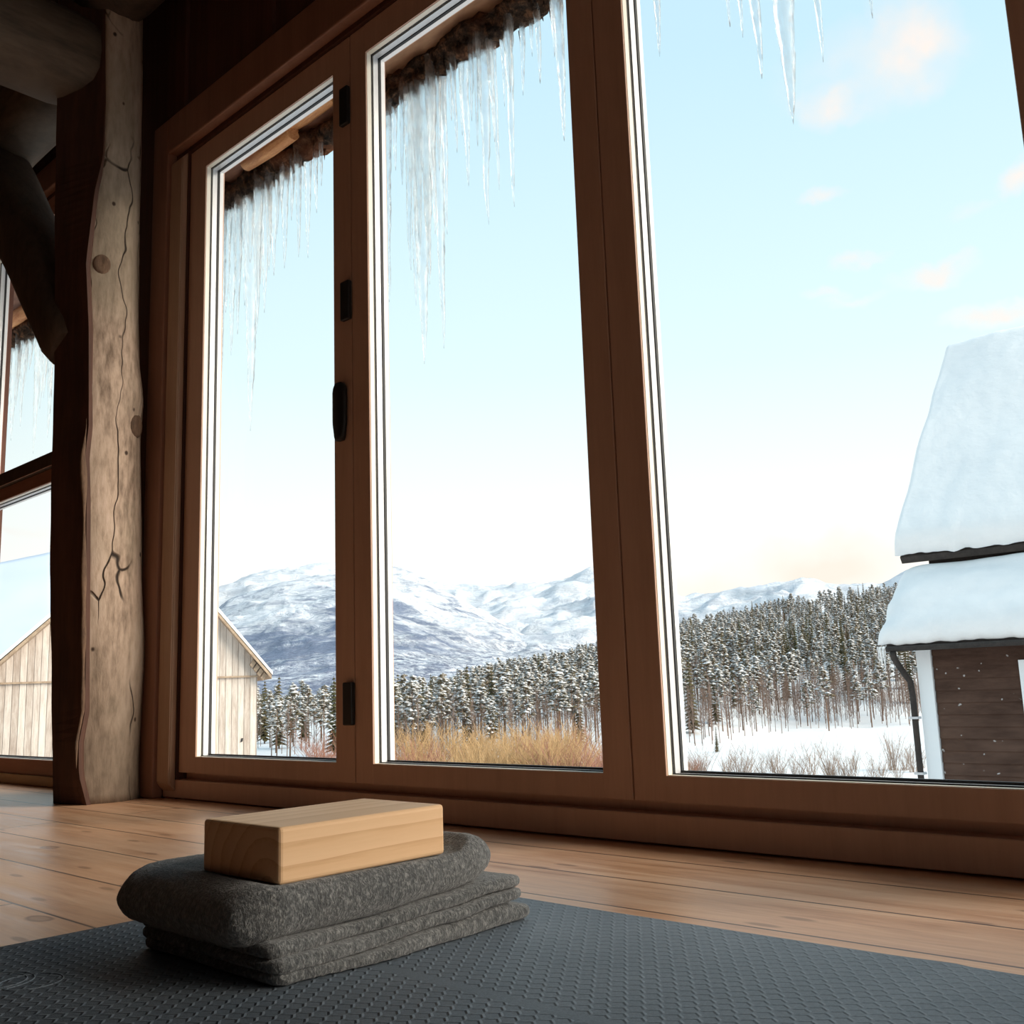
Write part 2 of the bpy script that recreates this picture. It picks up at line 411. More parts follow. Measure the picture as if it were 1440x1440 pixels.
def m_boards(name, c1, c2, pitch, ang=0, horiz=False, seam=(.05, .04, .03)):
    m = newmat(name, .85, spec=.15); t = NT(m)
    v = t.coord((1, 1, 1), rot=(0, 0, -ang)); sx = t.n('ShaderNodeSeparateXYZ'); t.l(v, sx.inputs[0])
    q = t.math('DIVIDE', sx.outputs[0], pitch); idx = t.math('FLOOR', q)
    wn = t.n('ShaderNodeTexWhiteNoise', noise_dimensions='1D'); t.l(idx, wn.inputs['W'])
    n = t.noise(t.coord((1, 1, .12)), 14, 6, .7, .3); n2 = t.noise(t.coord((1, 1, .4)), 1.3, 4)
    f = t.math('ADD', t.math('MULTIPLY', n, .6), t.math('ADD', t.math('MULTIPLY', wn.outputs[0], .16), t.math('MULTIPLY', n2, .3)))
    c = t.ramp(f, [(.36, c2), (.66, c1)])
    fr = t.math('ABSOLUTE', t.math('SUBTRACT', t.math('FRACT', q), .5))
    s = t.ramp(fr, [(.44, (0, 0, 0)), (.49, (1, 1, 1))]); c = t.mix(t.math('MULTIPLY', s, .7), c, seam)
    t.color(c); t.bump(t.math('SUBTRACT', n, s), .5, .02); return m
BA = math.radians(64)
M['barn'] = m_boards('weathered_grey_barn_boards', (.70, .62, .55), (.36, .29, .24), .17, BA)
M['barnedge'] = wood('weathered_eave_board', (.45, .34, .24), (.22, .15, .10), (1, 1, 1), 6, .8, .3)
def m_clap():
    m = newmat('dark_brown_clapboard', .8, spec=.2); t = NT(m)
    n = t.noise(t.coord((.25, 1, 1)), 6, 5, .7)
    c = t.ramp(n, [(.35, (.055, .030, .021)), (.65, (.10, .058, .042))])
    vo = t.n('ShaderNodeTexVoronoi'); vo.inputs['Scale'].default_value = 7.5
    wv = t.n('ShaderNodeVectorMath', operation='ADD'); t.l(t.coord(), wv.inputs[0]); s = t.n('ShaderNodeVectorMath', operation='SCALE')
    nn = t.n('ShaderNodeTexNoise'); nn.inputs['Scale'].default_value = 9; t.l(t.coord(), nn.inputs['Vector']); t.l(nn.outputs['Color'], s.inputs[0]); s.inputs[3].default_value = .1
    t.l(s.outputs[0], wv.inputs[1]); t.l(wv.outputs[0], vo.inputs['Vector'])
    k = t.ramp(vo.outputs['Distance'], [(.07, (1, 1, 1)), (.12, (0, 0, 0))])
    t.color(t.mix(t.math('MULTIPLY', k, .6), c, (.62, .62, .62))); t.bump(n, .3, .01); return m
M['clap'] = m_clap()
M['housewhite'] = newmat('white_painted_board', .6, (.82, .86, .88))
M['housedark'] = wood('black_brown_fascia', (.05, .04, .035), (.02, .017, .015), (1, 1, 1), 8, .8, .4)
M['paneout'] = newmat('dark_house_pane', .1, (.05, .06, .07))

# ---------------------------------------------------------------- room shell
D = 1.4976
S = 'structure'
CZ = 2.95
MB().box(-6.0, 3.6, -3.6, 1.60, -.12, 0).build('floor', M['floor'], kind=S)
MB().box(-6.0, 3.6, -3.6, D + .10, CZ, CZ + .1).build('ceiling', M['ceilwood'], kind=S)
MB().box(-6.0, 3.6, -3.7, -3.6, 0, CZ).build('wall_back', M['darkwood'], kind=S)
MB().box(-6.1, -6.0, -3.6, D, 0, CZ).build('wall_left', M['darkwood'], kind=S)
# right gable wall with an unseen opening added for side daylight
w = MB(); w.box(3.6, 3.7, -3.6, -.4, 0, CZ); w.box(3.6, 3.7, 1.3, D, 0, CZ); w.box(3.6, 3.7, -.4, 1.3, 0, .1); w.box(3.6, 3.7, -.4, 1.3, 1.9, CZ)
w.build('wall_right', M['darkwood'], kind=S)
# window wall
LWX0, LWX1, LWZ0, LWZ1 = -4.47, -3.10, .035, 2.245
DX0 = -2.766; SEAM = [-1.944, -1.140, -.336]
RX = SEAM[2] + 4 * .803
w = MB()
w.box(-6.0, LWX0, D, D + .10, 0, CZ); w.box(LWX1, DX0 - .004, D, D + .10, 0, CZ); w.box(LWX0, LWX1, D, D + .10, 0, LWZ0 - .0)
w.box(LWX0, LWX1, D, D + .10, LWZ1, CZ); w.box(DX0 - .004, RX + .004, D, D + .10, 2.0, CZ); w.box(RX + .004, 3.6, D, D + .10, 0, CZ)
w.build('wall_front', M['darkwood'], kind=S)
# battens on the wall above the doors
w = MB()
for x in (-2.80, -2.3, -1.8, -1.3, -.8): w.box(x - .018, x + .018, D - .012, D + .001, 2.135, CZ)
w.build('trim_8', M['darkwood'], kind=S)
# casings: left upright, header, inner stop, sill
MB().box(-2.939, -2.842, D - .034, D, 0, 2.135, .005).build('trim_1', M['casing'], kind=S)
MB().box(-2.842, RX + .2, D - .034, D, 2.012, 2.135, .005).build('trim_2', M['casing'], kind=S)
w = MB(); b = w.bm
# inner stop with a bevelled foot
pts = [(-2.842, D - .022, .045), (-2.842, D - .022, 1.975), (-2.842, D - .001, 2.0), (-2.842, D - .001, .020)]
w.poly(pts, (.073, 0, 0)); 
bmesh.ops.bevel(w.bm, geom=list(w.bm.edges), offset=.003, segments=2, affect='EDGES')
w.build('trim_3', M['trim'], kind=S)
MB().box(-2.842, RX + .1, D + .035, D + .09, .0, .073).build('trim_4', M['door'], kind=S)       # dark recess under the leaves
MB().box(-2.842, RX + .1, D - .001, D + .05, .004, .054, .002).build('trim_5', M['door'], kind=S)    # threshold board
w = MB(); w.box(-6, -3.02, D - .015, D, 0, .035, .002)
w.build('baseboard_front', wood('pale_baseboard', (.62, .44, .26), (.5, .34, .19), (.1, 1, 1), 12), kind=S)

def ring(mb, x0, x1, z0, z1, y0, y1, wd):
    """square picture-frame of four members, inner opening x0..x1, z0..z1, width wd outward"""
    mb.box(x0 - wd, x0, y0, y1, z0 - wd, z1 + wd); mb.box(x1, x1 + wd, y0, y1, z0 - wd, z1 + wd)
    mb.box(x0, x1, y0, y1, z0 - wd, z0); mb.box(x0, x1, y0, y1, z1, z1 + wd)
def reveal(par, x0, x1, z0, z1, y):
    """stepped glazing reveal behind the opening"""
    k = MB(); ring(k, x0 + .001, x1 - .001, z0 + .001, z1 - .001, y, y + .013, .012); k.build('inner_bead', M['cream'], par)
    k = MB(); ring(k, x0 + .0015, x1 - .0015, z0 + .003, z1 - .0015, y + .013, y + .017, .011)
    ring(k, x0 + .006, x1 - .006, z0 + .006, z1 - .006, y + .035, y + .042, .014); k.build('gasket', M['gasket'], par)
    k = MB(); ring(k, x0 + .004, x1 - .004, z0 + .002, z1 - .004, y + .018, y + .034, .012); k.build('glass_spacer', M['spacer'], par)
    k = MB(); ring(k, x0 + .006, x1 - .006, z0 + .004, z1 - .006, y + .0422, y + .054, .016); k.build('outer_bead', M['white'], par)
    MB().box(x0 + .002, x1 - .002, y + .0135, y + .0165, z0 + .002, z1 - .002).build('pane', M['glass'], par)

DZ0, DZ1 = .074, 1.995; GZ0, GZ1 = .119, 1.916
def leaf(n, x0, x1, g0, g1):
    root = empty('door_%d' % n, ((x0 + x1) / 2, D, DZ0), kind=S)
    y = D + .006; x0 += .0015; x1 -= .0015
    k = MB()
    k.box(x0, g0, y, y + .066, DZ0, DZ1, .002); k.box(g1, x1, y, y + .066, DZ0, DZ1, .002)
    k.box(g0 - .001, g1 + .001, y + .0003, y + .0657, DZ0 + .0002, GZ0, .0); k.box(g0 - .001, g1 + .001, y + .0003, y + .0657, GZ1, DZ1 - .0002, .0)
    k.build('door_frame', M['door'], root)
    reveal(root, g0, g1, GZ0, GZ1, y + .004)
    return root
d1 = leaf(1, DX0, SEAM[0], -2.672, -2.019)
leaf(2, SEAM[0], SEAM[1], -1.878, -1.208)
leaf(3, SEAM[1], SEAM[2] + .02, -1.066, -.377)
x = SEAM[2] + .02
for i in range(4, 8):
    leaf(i, x, x + .796, x + .07, x + .796 - .07); x += .796
for z0, z1 in ((1.742, 1.848), (1.207, 1.310), (.206, .306)):
    k = MB(); k.box(-1.976, -1.942, D - .007, D + .006, z0, z1, .003)
    h = k.build('hinge', M['black'], d1); tag(h, 'black hinge plate')
# moulded grip: tapered body with rounded top
k = MB(); rings = []
for i in range(15):
    t = i / 14; z = .900 + t * .147
    wx = .016 + .009 * min(1, t * 3.2); 
    if t > .85: wx *= math.sqrt(max(.12, 1 - ((t - .85) / .15) ** 2 * .7))
    if t < .06: wx *= .8
    dy = .016
    rings.append([(-1.985 + wx * math.copysign(abs(math.cos(a)) ** .6, math.cos(a)), D + .006 - dy * .5 + dy * .55 * math.copysign(abs(math.sin(a)) ** .6, math.sin(a)), z) for a in [2 * PI * q / 16 for q in range(16)]])
k.loft(rings)
tag(k.build('handle', M['black'], d1), 'black pull handle')

# left window
root = empty('window_1', ((LWX0 + LWX1) / 2, D, LWZ0), kind=S)
k = MB(); y = D - .004
k.box(LWX0, LWX0 + .05, y, y + .07, LWZ0, LWZ1, .002); k.box(LWX1 - .07, LWX1, y, y + .07, LWZ0, LWZ1, .002)
k.box(LWX0 + .05, LWX1 - .07, y, y + .07, LWZ0, .088); k.box(LWX0 + .05, LWX1 - .07, y, y + .07, 2.165, LWZ1)
k.build('window_frame', M['redwin'], root)
k = MB(); k.box(LWX0 + .05, LWX1 - .07, y + .002, y + .06, 1.085, 1.135, .002); k.mi = 1; k.box(LWX0 + .05, LWX1 - .07, y - .02, y + .06, 1.135, 1.187, .002)
k.build('rail', [M['redwin'], M['beamdark']], root)
reveal(root, LWX0 + .06, LWX1 - .07, 1.187, 2.165, y + .008); reveal(root, LWX0 + .06, LWX1 - .07, .088, 1.085, y + .008)
k = MB(); k.box(LWX0 - .1, -3.1, D - .03, D, LWZ1 + .02, LWZ1 + .13, .004); k.build('trim_6', M['casing'], kind=S)
# unseen right gable window, added and sized to bring in side daylight
root = empty('added_side_window', (3.65, .45, .1), kind=S)
k = MB()
for a, b_ in ((-.4, -.32), (.41, .49), (1.22, 1.3)): k.box(3.62, 3.69, a, b_, .1, 1.9, .003)
k.box(3.62, 3.69, -.4, 1.3, .1, .18); k.box(3.62, 3.69, -.4, 1.3, 1.82, 1.9)
k.build('window_frame', M['door'], root)
MB().box(3.65, 3.655, -.35, 1.25, .15, 1.85).build('pane', M['glass'], root)

# ---------------------------------------------------------------- timber post with braces
post = empty('timber_post', (-2.97, 1.37, 0), 'knotty weathered log post with a dark hewn side, standing left of the glass doors', 'post')
HS = [0, .06, .15, .25, .38, .55, .75, .95, 1.1, 1.25, 1.38, 1.5, 1.62, 1.75, 1.9, 2.05, 2.2, 2.4, 2.6, CZ]
# width factor of the log toward the right and the boundary shift of the hewn face per height
def tab_on_x(X, lst):
    """height -> y of a line seen at these places, on the vertical plane x = X"""
    o = sorted([(on_x(px, py, X).z, on_x(px, py, X).y) for px, py in lst]); return o
JOINT = tab_on_x(-2.865, [(123, 1132), (112, 1090), (112, 1045), (121, 1000), (122, 900), (123, 700), (121, 640), (126, 600), (126, 460), (122, 370), (128, 320), (134, 270), (146, 220), (149, 150), (149, 0)])
LEFT = tab_on_x(-3.018, [(75, 1132), (73, 1000), (70, 800), (73, 650), (77, 470), (77, 300), (80, 150), (82, 0)])
def log_sec(z, n=44):
    yB = interp0(JOINT, z); c = Vector((-2.978, 1.362 - .028 * z, z)); pts = []
    bulge = 1 + .03 * math.sin(z * 3.1) + .10 * math.exp(-((z - 1.20) / .09) ** 2) + .06 * math.exp(-((z - .42) / .12) ** 2) - .03 * math.exp(-((z - .1) / .1) ** 2)
    for i in range(n):
        a = 2 * PI * i / n
        r = .121 * bulge * (1 + .05 * noise.noise(Vector((math.cos(a) * 1.5, math.sin(a) * 1.5, z * 1.6))) + .02 * noise.noise(Vector((math.cos(a) * 6, math.sin(a) * 6, z * 5))))
        p = c + Vector((math.cos(a) * r, math.sin(a) * r, 0))
        if p.y < yB:
            p.y = yB + (p.y - yB) * .05
        p.y = min(p.y, D - .006)
        p.x = min(p.x, -2.862 + .35 * max(0, p.y - yB) + .02)
        pts.append(p)
    return pts
def interp0(tab, x):
    if x <= tab[0][0]: return tab[0][1]
    for (a, b), (c, d) in zip(tab[:-1], tab[1:]):
        if x <= c: return b + (d - b) * (x - a) / (c - a)
    return tab[-1][1]
k = MB()
ZL = [CZ * i / 120 for i in range(121)]
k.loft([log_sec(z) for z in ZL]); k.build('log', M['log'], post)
# hewn flat timber face on the room side, with wavy worked edges
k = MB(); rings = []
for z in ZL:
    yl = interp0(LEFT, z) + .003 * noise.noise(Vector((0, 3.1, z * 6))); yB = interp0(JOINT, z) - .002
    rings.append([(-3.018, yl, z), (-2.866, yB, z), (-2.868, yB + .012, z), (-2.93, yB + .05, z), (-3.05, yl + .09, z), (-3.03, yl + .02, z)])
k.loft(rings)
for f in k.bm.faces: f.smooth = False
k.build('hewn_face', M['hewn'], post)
# torn strip of bark along the joint
k = MB(); rings = []
for i in range(70):
    z = .10 + i * .0145
    wv = max(.0015, .006 + .008 * noise.noise(Vector((2, 5, z * 7)))) * min(1, i / 5) * min(1, (69 - i) / 5 + .05)
    cx = -2.868; cy = interp0(JOINT, z) - .008
    rings.append([(cx + wv * .8 * math.cos(a), cy + wv * 1.1 * math.sin(a), z) for a in [2 * PI * q / 8 for q in range(8)]])
k.loft(rings); k.build('bark_strip', M['barkedge'], post)
# knots
for (px_, py_, rr) in ((143, 372, .020), (193, 598, .024)):
    p = on_x(px_, py_, -2.875)
    cc = Vector((-2.978, 1.362 - .028 * p.z, 0)); d = (Vector((p.x, p.y, 0)) - cc).normalized(); c = Vector((cc.x, cc.y, p.z)) + d * (.116 if py_ < 500 else .126)
    k = MB(); u = Vector((-d.y, d.x, 0)); rings = []
    for rad, h in ((1.5, -.010), (1.2, -.001), (.9, .002), (.6, .001), (.35, .0025), (.15, .001)):
        rings.append([c + d * (h + .002) + (u * math.cos(a) + Vector((0, 0, 1.25)) * math.sin(a)) * rr * rad for a in [2 * PI * q / 16 for q in range(16)]])
    k.loft(rings); k.build('knot', M['barkedge'], post)

def rough_log(name, mat, a, b, r0, r1, seed, label, cat, sag=0, n=16, seg=24, sq=1.0, flat=None):
    a = Vector(a); b = Vector(b); d = (b - a).normalized(); up = Vector((0, 0, 1)); u = d.cross(up).normalized(); w_ = u.cross(d)
    rings = []
    for i in range(seg + 1):
        t = i / seg; c = a.lerp(b, t) + w_ * sag * math.sin(PI * t) + u * .01 * noise.noise(Vector((seed, t * 3, 0)))
        r = (r0 + (r1 - r0) * t)
        if i == 0 or i == seg: r *= .86
        rg = []
        for q in range(n):
            th = 2 * PI * q / n
            cr = abs(math.cos(th)) ** sq * math.copysign(1, math.cos(th)); sr = abs(math.sin(th)) ** sq * math.copysign(1, math.sin(th))
            rr = r * (1 + .08 * noise.noise(Vector((seed + cr, sr, t * 4))))
            rg.append(c + (u * cr + w_ * sr) * rr)
        rings.append(rg)
    k = MB(); k.loft(rings); o = k.build(name, mat); tag(o, label, cat); return o
rough_log('curved_brace', M['beamdark'], (-3.005, 1.255, 1.345), (-3.80, 1.225, 2.31), .074, .118, 3, 'dark diagonal timber brace rising left from the log post', 'beam', sag=.03, sq=.6)
rough_log('tie_beam', M['beam'], (-3.0, 1.30, 2.30), (-3.0, -3.55, 2.30), .135, .15, 8, 'thick rough tie beam reaching back from the top of the log post into the room', 'beam', seg=40, sq=.75)
rough_log('log_beam', M['beam'], (-3.16, 1.27, 2.365), (-5.95, 1.27, 2.365), .125, .13, 12, 'rough horizontal beam running left above the dark brace', 'beam', seg=30, sq=.75)
rough_log('purlin', M['beamdark'], (-2.99, 1.29, 2.545), (3.5, 1.29, 2.545), .12, .13, 21, 'rough round ceiling log above the glass doors', 'beam', seg=40, sq=.85)

# ---------------------------------------------------------------- mat, blanket, block
MX0, MX1, MY0, MY1 = -1.29, .60, .35, 1.026
nx, ny = 190, 4
mat = empty('yoga_mat', ((MX0 + MX1) / 2, .69, 0), 'blue-grey foam yoga mat with a small embossed pattern lying on the floorboards', 'yoga mat')
k = MB(); rings = []
for i in range(121):
    x = MX0 + (MX1 - MX0) * i / 120
    yy = MY1 + .004 * noise.noise(Vector((x * 3, 0, 0))) + (.006 * math.exp(-((x + .40) / .05) ** 2) if x < -.40 else .006 - .004)
    lift = .0
    r = .0022; T = .0058
    rings.append([(x, MY0, r), (x, MY0 + .001, .0003), (x, yy - .001, .0003), (x, yy, r), (x, yy, T - r), (x, yy - r, T), (x, MY0 + r, T), (x, MY0, T - r)])
k.loft(rings); k.build('mat_sheet', M['mat'], mat)
# engraved emblem of interlaced rings near the left end (two raised circles)
k = MB()
for cx, cy, rr in ((-1.135, .422, .036), (-1.135, .422, .029), (-1.105, .445, .030), (-1.150, .395, .030)):
    k.tube([(cx + rr * math.cos(2 * PI * i / 40), cy + rr * math.sin(2 * PI * i / 40), .0058) for i in range(41)], .0009, 6, False)
k.build('embossed_emblem', M['mat'], mat)

MT = .0058
blanket = empty('folded_blanket', (-1.0, .75, MT), 'marled dark grey blanket folded in thick layers, lying on the yoga mat', 'blanket')
def layer(x0, x1, y0, y1, zb, zt, ry, nv=90, nu=56, pw=.55, wav=None, dent=None):
    """a soft folded layer: stadium section swept along y, ends rounded over length ry"""
    P = np.zeros((nv, nu, 3))
    for i in range(nv):
        s = i / (nv - 1); 
        y = y0 + (y1 - y0) * (0.5 - 0.5 * math.cos(PI * s)) if False else y0 + (y1 - y0) * s
        # end rounding
        e0 = min(1, max(0, (y - y0) / ry[0])); e1 = min(1, max(0, (y1 - y) / ry[1]))
        f = (1 - (1 - e0) ** 2.4) ** .5 * (1 - (1 - e1) ** 2.4) ** .5; f = max(f, .04)
        fx = .82 + .18 * f if True else 1
        X0, X1, B, T = (q(y) if callable(q) else q for q in (x0, x1, zb, zt))
        cx = (X0 + X1) / 2; hw = (X1 - X0) / 2; cz = (B + T) / 2; hh = (T - B) / 2
        hw2 = hw - (1 - f) * min(.03, hw * .3)
        for j in range(nu):
            a = 2 * PI * j / nu
            ca, sa = math.cos(a), math.sin(a)
            # rounded slab: sides semicircular of radius hh
            # superellipse with straight top
            x = cx + math.copysign(abs(ca) ** .35, ca) * hw2
            ex = max(0, (abs(x - cx) - (hw2 - hh * 1.15)) / (hh * 1.15)); ex = min(ex, 1)
            prof = math.sqrt(max(0, 1 - ex ** 2.6))
            z = cz + math.copysign(prof, sa) * hh * f if abs(sa) > 1e-6 else cz
            if dent: z = dent(x, y, z, sa)
            nn = Vector((x * 9, y * 9, z * 14))
            z += .0022 * noise.noise(nn) * (1 if sa > 0 else .4)
            x += .003 * noise.noise(nn + Vector((5, 0, 0)))
            P[i, j] = (x, y, max(z, MT + .0004))
    me = grid_mesh('layer', P, True)
    bm = bmesh.new(); bm.from_mesh(me)
    bm.verts.ensure_lookup_table()
    for r_ in (range(nu), range((nv - 1) * nu, nv * nu)):
        try: f = bm.faces.new([bm.verts[q] for q in r_]); f.smooth = True
        except ValueError: pass
    return bm
def smooth01(t): t = min(1, max(0, t)); return t * t * (3 - 2 * t)
wav = lambda y, a=0.0: .004 * math.sin((y + a) * 17) + .002 * math.sin((y + a) * 41)
# z profile of the folded edges (from front y=.6 to back y=.94)
def lerp_tab(tab):
    def f(y):
        for (a, b), (c, d) in zip(tab[:-1], tab[1:]):
            if y <= c:
                t = max(0, (y - a) / (c - a)); t = t * t * (3 - 2 * t); return b + (d - b) * t
        return tab[-1][1]
    return f
BLK_B, BLK_X0, BLK_X1, BLK_Y0, BLK_Y1, BLK_T = .095, -1.042, -.895, .597, .820, .1505
def dent_top(x, y, z, sa):
    if sa > 0:
        dx = max(BLK_X0 - x, x - BLK_X1, 0); dy = max(BLK_Y0 - y, y - BLK_Y1, 0); q = math.hypot(dx, dy)
        lim = BLK_B - .001 + smooth01(q / .06) * .03
        z = min(z, lim) if q > 0 else min(z, BLK_B - .001)
    return z
layers = []
# bottom fold
layers.append(layer(-1.142, lambda y: -.866 + wav(y, .1), .575, .950, MT + .0008, lerp_tab([(.58, .021), (.70, .018), (.80, .026), (.87, .033), (.95, .022)]), (.02, .03)))
# middle hairpin pair
layers.append(layer(-1.140, lambda y: -.868 + wav(y, .3) + .002, .571, .926, lerp_tab([(.58, .018), (.70, .019), (.80, .0265), (.87, .033), (.93, .034)]), lerp_tab([(.58, .033), (.70, .034), (.80, .040), (.88, .045), (.93, .046)]), (.02, .025)))
layers.append(layer(-1.138, lambda y: -.874 + wav(y, .35), .569, .934, lerp_tab([(.58, .031), (.70, .034), (.80, .040), (.88, .046), (.93, .046)]), lerp_tab([(.58, .047), (.70, .048), (.80, .055), (.88, .060), (.93, .059)]), (.02, .03)))
# thick upper roll
layers.append(layer(lambda y: -1.158 + .02 * smooth01((y - .6) / .2), lambda y: -.874 + .003 * math.sin(y * 19) - .012 * smooth01((.60 - y) / .05), .545, .895, lerp_tab([(.54, .030), (.60, .044), (.70, .047), (.80, .053), (.90, .060)]),
        lerp_tab([(.54, .098), (.62, .101), (.72, .101), (.80, .104), (.86, .114), (.90, .112)]), (.05, .05), dent=dent_top))
bmA = bmesh.new()
for lb in layers:
    me_ = bpy.data.meshes.new('tmp'); lb.to_mesh(me_); lb.free(); bmA.from_mesh(me_); bpy.data.meshes.remove(me_)
me = bpy.data.meshes.new('folded_cloth'); bmesh.ops.recalc_face_normals(bmA, faces=bmA.faces); bmA.to_mesh(me); bmA.free()
cloth = link('folded_cloth', me, M['felt'], blanket)
sd = cloth.modifiers.new('sub', 'SUBSURF'); sd.levels = 1; sd.render_levels = 1
tx = bpy.data.textures.new('fuzz', 'CLOUDS'); tx.noise_scale = .006
dm = cloth.modifiers.new('fuzz', 'DISPLACE'); dm.texture = tx; dm.strength = .0016; dm.mid_level = .5

k = MB(); k.box(BLK_X0, BLK_X1, BLK_Y0, BLK_Y1, BLK_B, BLK_T, .0045, 3)
blk = k.build('yoga_block', M['block']); tag(blk, 'solid light pine yoga block with rounded edges lying on top of the folded grey blanket', 'yoga block')

# ---------------------------------------------------------------- roof eave outside
eave = empty('roof_eave', (-3, 2.2, 2.4), 'overhanging turf roof edge of boards and bark above the glass doors outside', 'roof')
k = MB()
def slanted(k, x0, x1, y0, z0, y1, z1, th):
    k.poly([(x0, y0, z0), (x0, y1, z1), (x0, y1, z1 + th), (x0, y0, z0 + th)], (x1 - x0, 0, 0))
x = -2.85; i = 0
k = MB()
for a, b_ in ((-2.84, 4.2),): slanted(k, a, b_, 1.6, 2.78, 2.235, 2.473, .03)
k.build('soffit_boards', M['soffit'], eave)
k = MB(); slanted(k, -8.0, -2.845, 1.6, 2.78, 2.235, 2.473, .03); k.build('soffit_boards', M['soffitdark'], eave)
k = MB()
for j in range(42):
    xx = -7.8 + j * .285 + random.uniform(-.05, .05); k.box(xx, xx + .006, 1.62, 2.16, 2.49, 2.50)
k.bm.free()
# turf edge: ragged body
rings = []
for i in range(700):
    xx = -8.0 + i * 12.2 / 699
    cy, cz = 2.22, 2.455
    ring_ = []
    for q in range(14):
        a = 2 * PI * q / 14
        rr = .047 * (1 + .55 * noise.noise(Vector((xx * 9, math.cos(a) * 1.2, math.sin(a) * 1.2))) + .35 * noise.noise(Vector((xx * 30, math.cos(a) * 3, math.sin(a) * 3))))
        ring_.append((xx, cy + math.cos(a) * rr * 1.15, cz + math.sin(a) * rr * .95))
    rings.append(ring_)
k = MB(); k.loft(rings); k.build('turf_edge', M['turf'], eave)
# little frozen tufts hanging
k = MB()
for i in range(900):
    xx = random.uniform(-7.8, 4); yy = 2.22 + random.uniform(-.05, .05); z = 2.43 + random.uniform(-.01, .02); h = random.uniform(.015, .05)
    k.tube([(xx, yy, z), (xx + random.uniform(-.008, .008), yy + random.uniform(-.008, .008), z - h)], [.006, .001], 4)
k.build('frozen_tufts', M['turf'], eave)
k = MB()
for (xa, xb, z, r_) in ((-3.46, -3.12, 2.475, .035), (-3.22, -2.86, 2.525, .042), (-6.6, -5.4, 2.5, .04)):
    k = MB(); k.tube([(xa, 2.13, z), ((xa + xb) / 2, 2.135, z + .004), (xb, 2.13, z)], [r_ * .85, r_, r_ * .9], 14); k.build('bark_roll', M['birchbark'], eave)
# snow on the roof
k = MB(); k.poly([(-8, 1.6, 2.82), (-8, 2.30, 2.55), (-8, 2.32, 2.7), (-8, 1.6, 3.1)], (12.2, 0, 0)); k.build('snow_cover', M['snow'], eave)

# ---------------------------------------------------------------- icicles
def icicle(tipx, tipy, wtop, name='icicle', label=None, group=None, Y=2.2, topz=None, seedn=0, curve=0):
    tip = on_y(tipx, tipy, Y); zt = topz if topz else 2.468
    L = zt - tip.z
    r0 = wtop / 2 / F * Vector((tip.x, Y, 2.0)).length
    rings = []; n = 9; seg = max(10, int(L / .02))
    for i in range(seg + 1):
        t = i / seg; z = zt - L * t
        r = r0 * (1 - t) ** .75 * (1 + .22 * noise.noise(Vector((seedn * 3.3, z * 28, 0)))) + .0011
        if t > .97: r *= .7
        cx = tip.x + curve * (1 - t) ** 2 + .004 * noise.noise(Vector((seedn, z * 5, 2))); cy = Y + .004 * noise.noise(Vector((seedn, z * 5, 9)))
        rings.append([(cx + r * math.cos(2 * PI * q / n + .3 * seedn) * (1.0 + .12 * math.cos(2 * q)), cy + r * math.sin(2 * PI * q / n + .3 * seedn), z) for q in range(n)])
    k = MB(); k.loft(rings); o = k.build(name, M['ice']); tag(o, label, 'icicle', group); return o
sn = 0
def many(lst, group, label):
    global sn
    for e in lst:
        sn += 1; tx_, ty_, w_ = e[:3]; lb = e[3] if len(e) > 3 else None
        icicle(tx_, ty_, w_, label=lb or label, group=None if lb else group, Y=2.215 + .028 * math.sin(sn * 2.4), seedn=sn, curve=.01 * math.sin(sn * 1.7))
# second door
many([(597, 512, 34, 'longest and thickest clear icicle, seen through the middle glass door'),
      (547, 425, 16, 'long pale icicle hanging beside the left edge of the middle door pane'),
      (624, 490, 20, 'long icicle just right of the longest one in the middle door pane'),
      (687, 316, 20, 'medium icicle in the centre of the middle door pane'),
      (723, 291, 14, 'slim icicle in the right half of the middle door pane'),
      (659, 262, 15, 'slim icicle between the long group and the central icicle in the middle pane'),
      (794, 198, 18, 'icicle at the right edge of the middle door pane'),
      ], None, None)
many([(585, 430, 18), (604, 400, 20), (612, 330, 14), (629, 330, 10), (577, 380, 14), (591, 360, 16), (702, 268, 10), (672, 206, 9), (736, 134, 9), (760, 118, 10), (642, 215, 9), (650, 190, 8), (664, 170, 8), (695, 200, 12), (710, 150, 8), (566, 260, 9), (556, 240, 9), (635, 170, 8), (780, 80, 8), (748, 80, 7), (676, 150, 8), (606, 250, 10), (618, 240, 10), (718, 130, 8)],
     'short icicles behind the middle door pane', 'thin clear icicle hanging from the turf eave in the middle door pane')
# first door
many([(352, 606, 24, 'longest white icicle seen through the narrow left door pane'),
      (309, 576, 14, 'long icicle along the left edge of the narrow left door pane'),
      (400, 378, 13, 'tapering icicle right of the dense curtain in the narrow left door pane'),
      (433, 363, 11, 'rightmost slender icicle in the narrow left door pane'),
      (420, 362, 11, 'second slender icicle from the right in the narrow left door pane')], None, None)
many([(325, 500, 14), (318, 440, 12), (334, 470, 12), (344, 430, 16), (361, 470, 14), (372, 440, 14), (385, 388, 12), (378, 380, 12), (366, 400, 12), (390, 330, 8), (330, 380, 10), (352, 370, 12), (410, 310, 8), (342, 350, 9), (314, 390, 10), (396, 300, 8), (426, 270, 7), (452, 262, 7), (445, 300, 8)],
     'icicle curtain behind the narrow left pane', 'clear icicle in the dense curtain in the narrow left door pane')
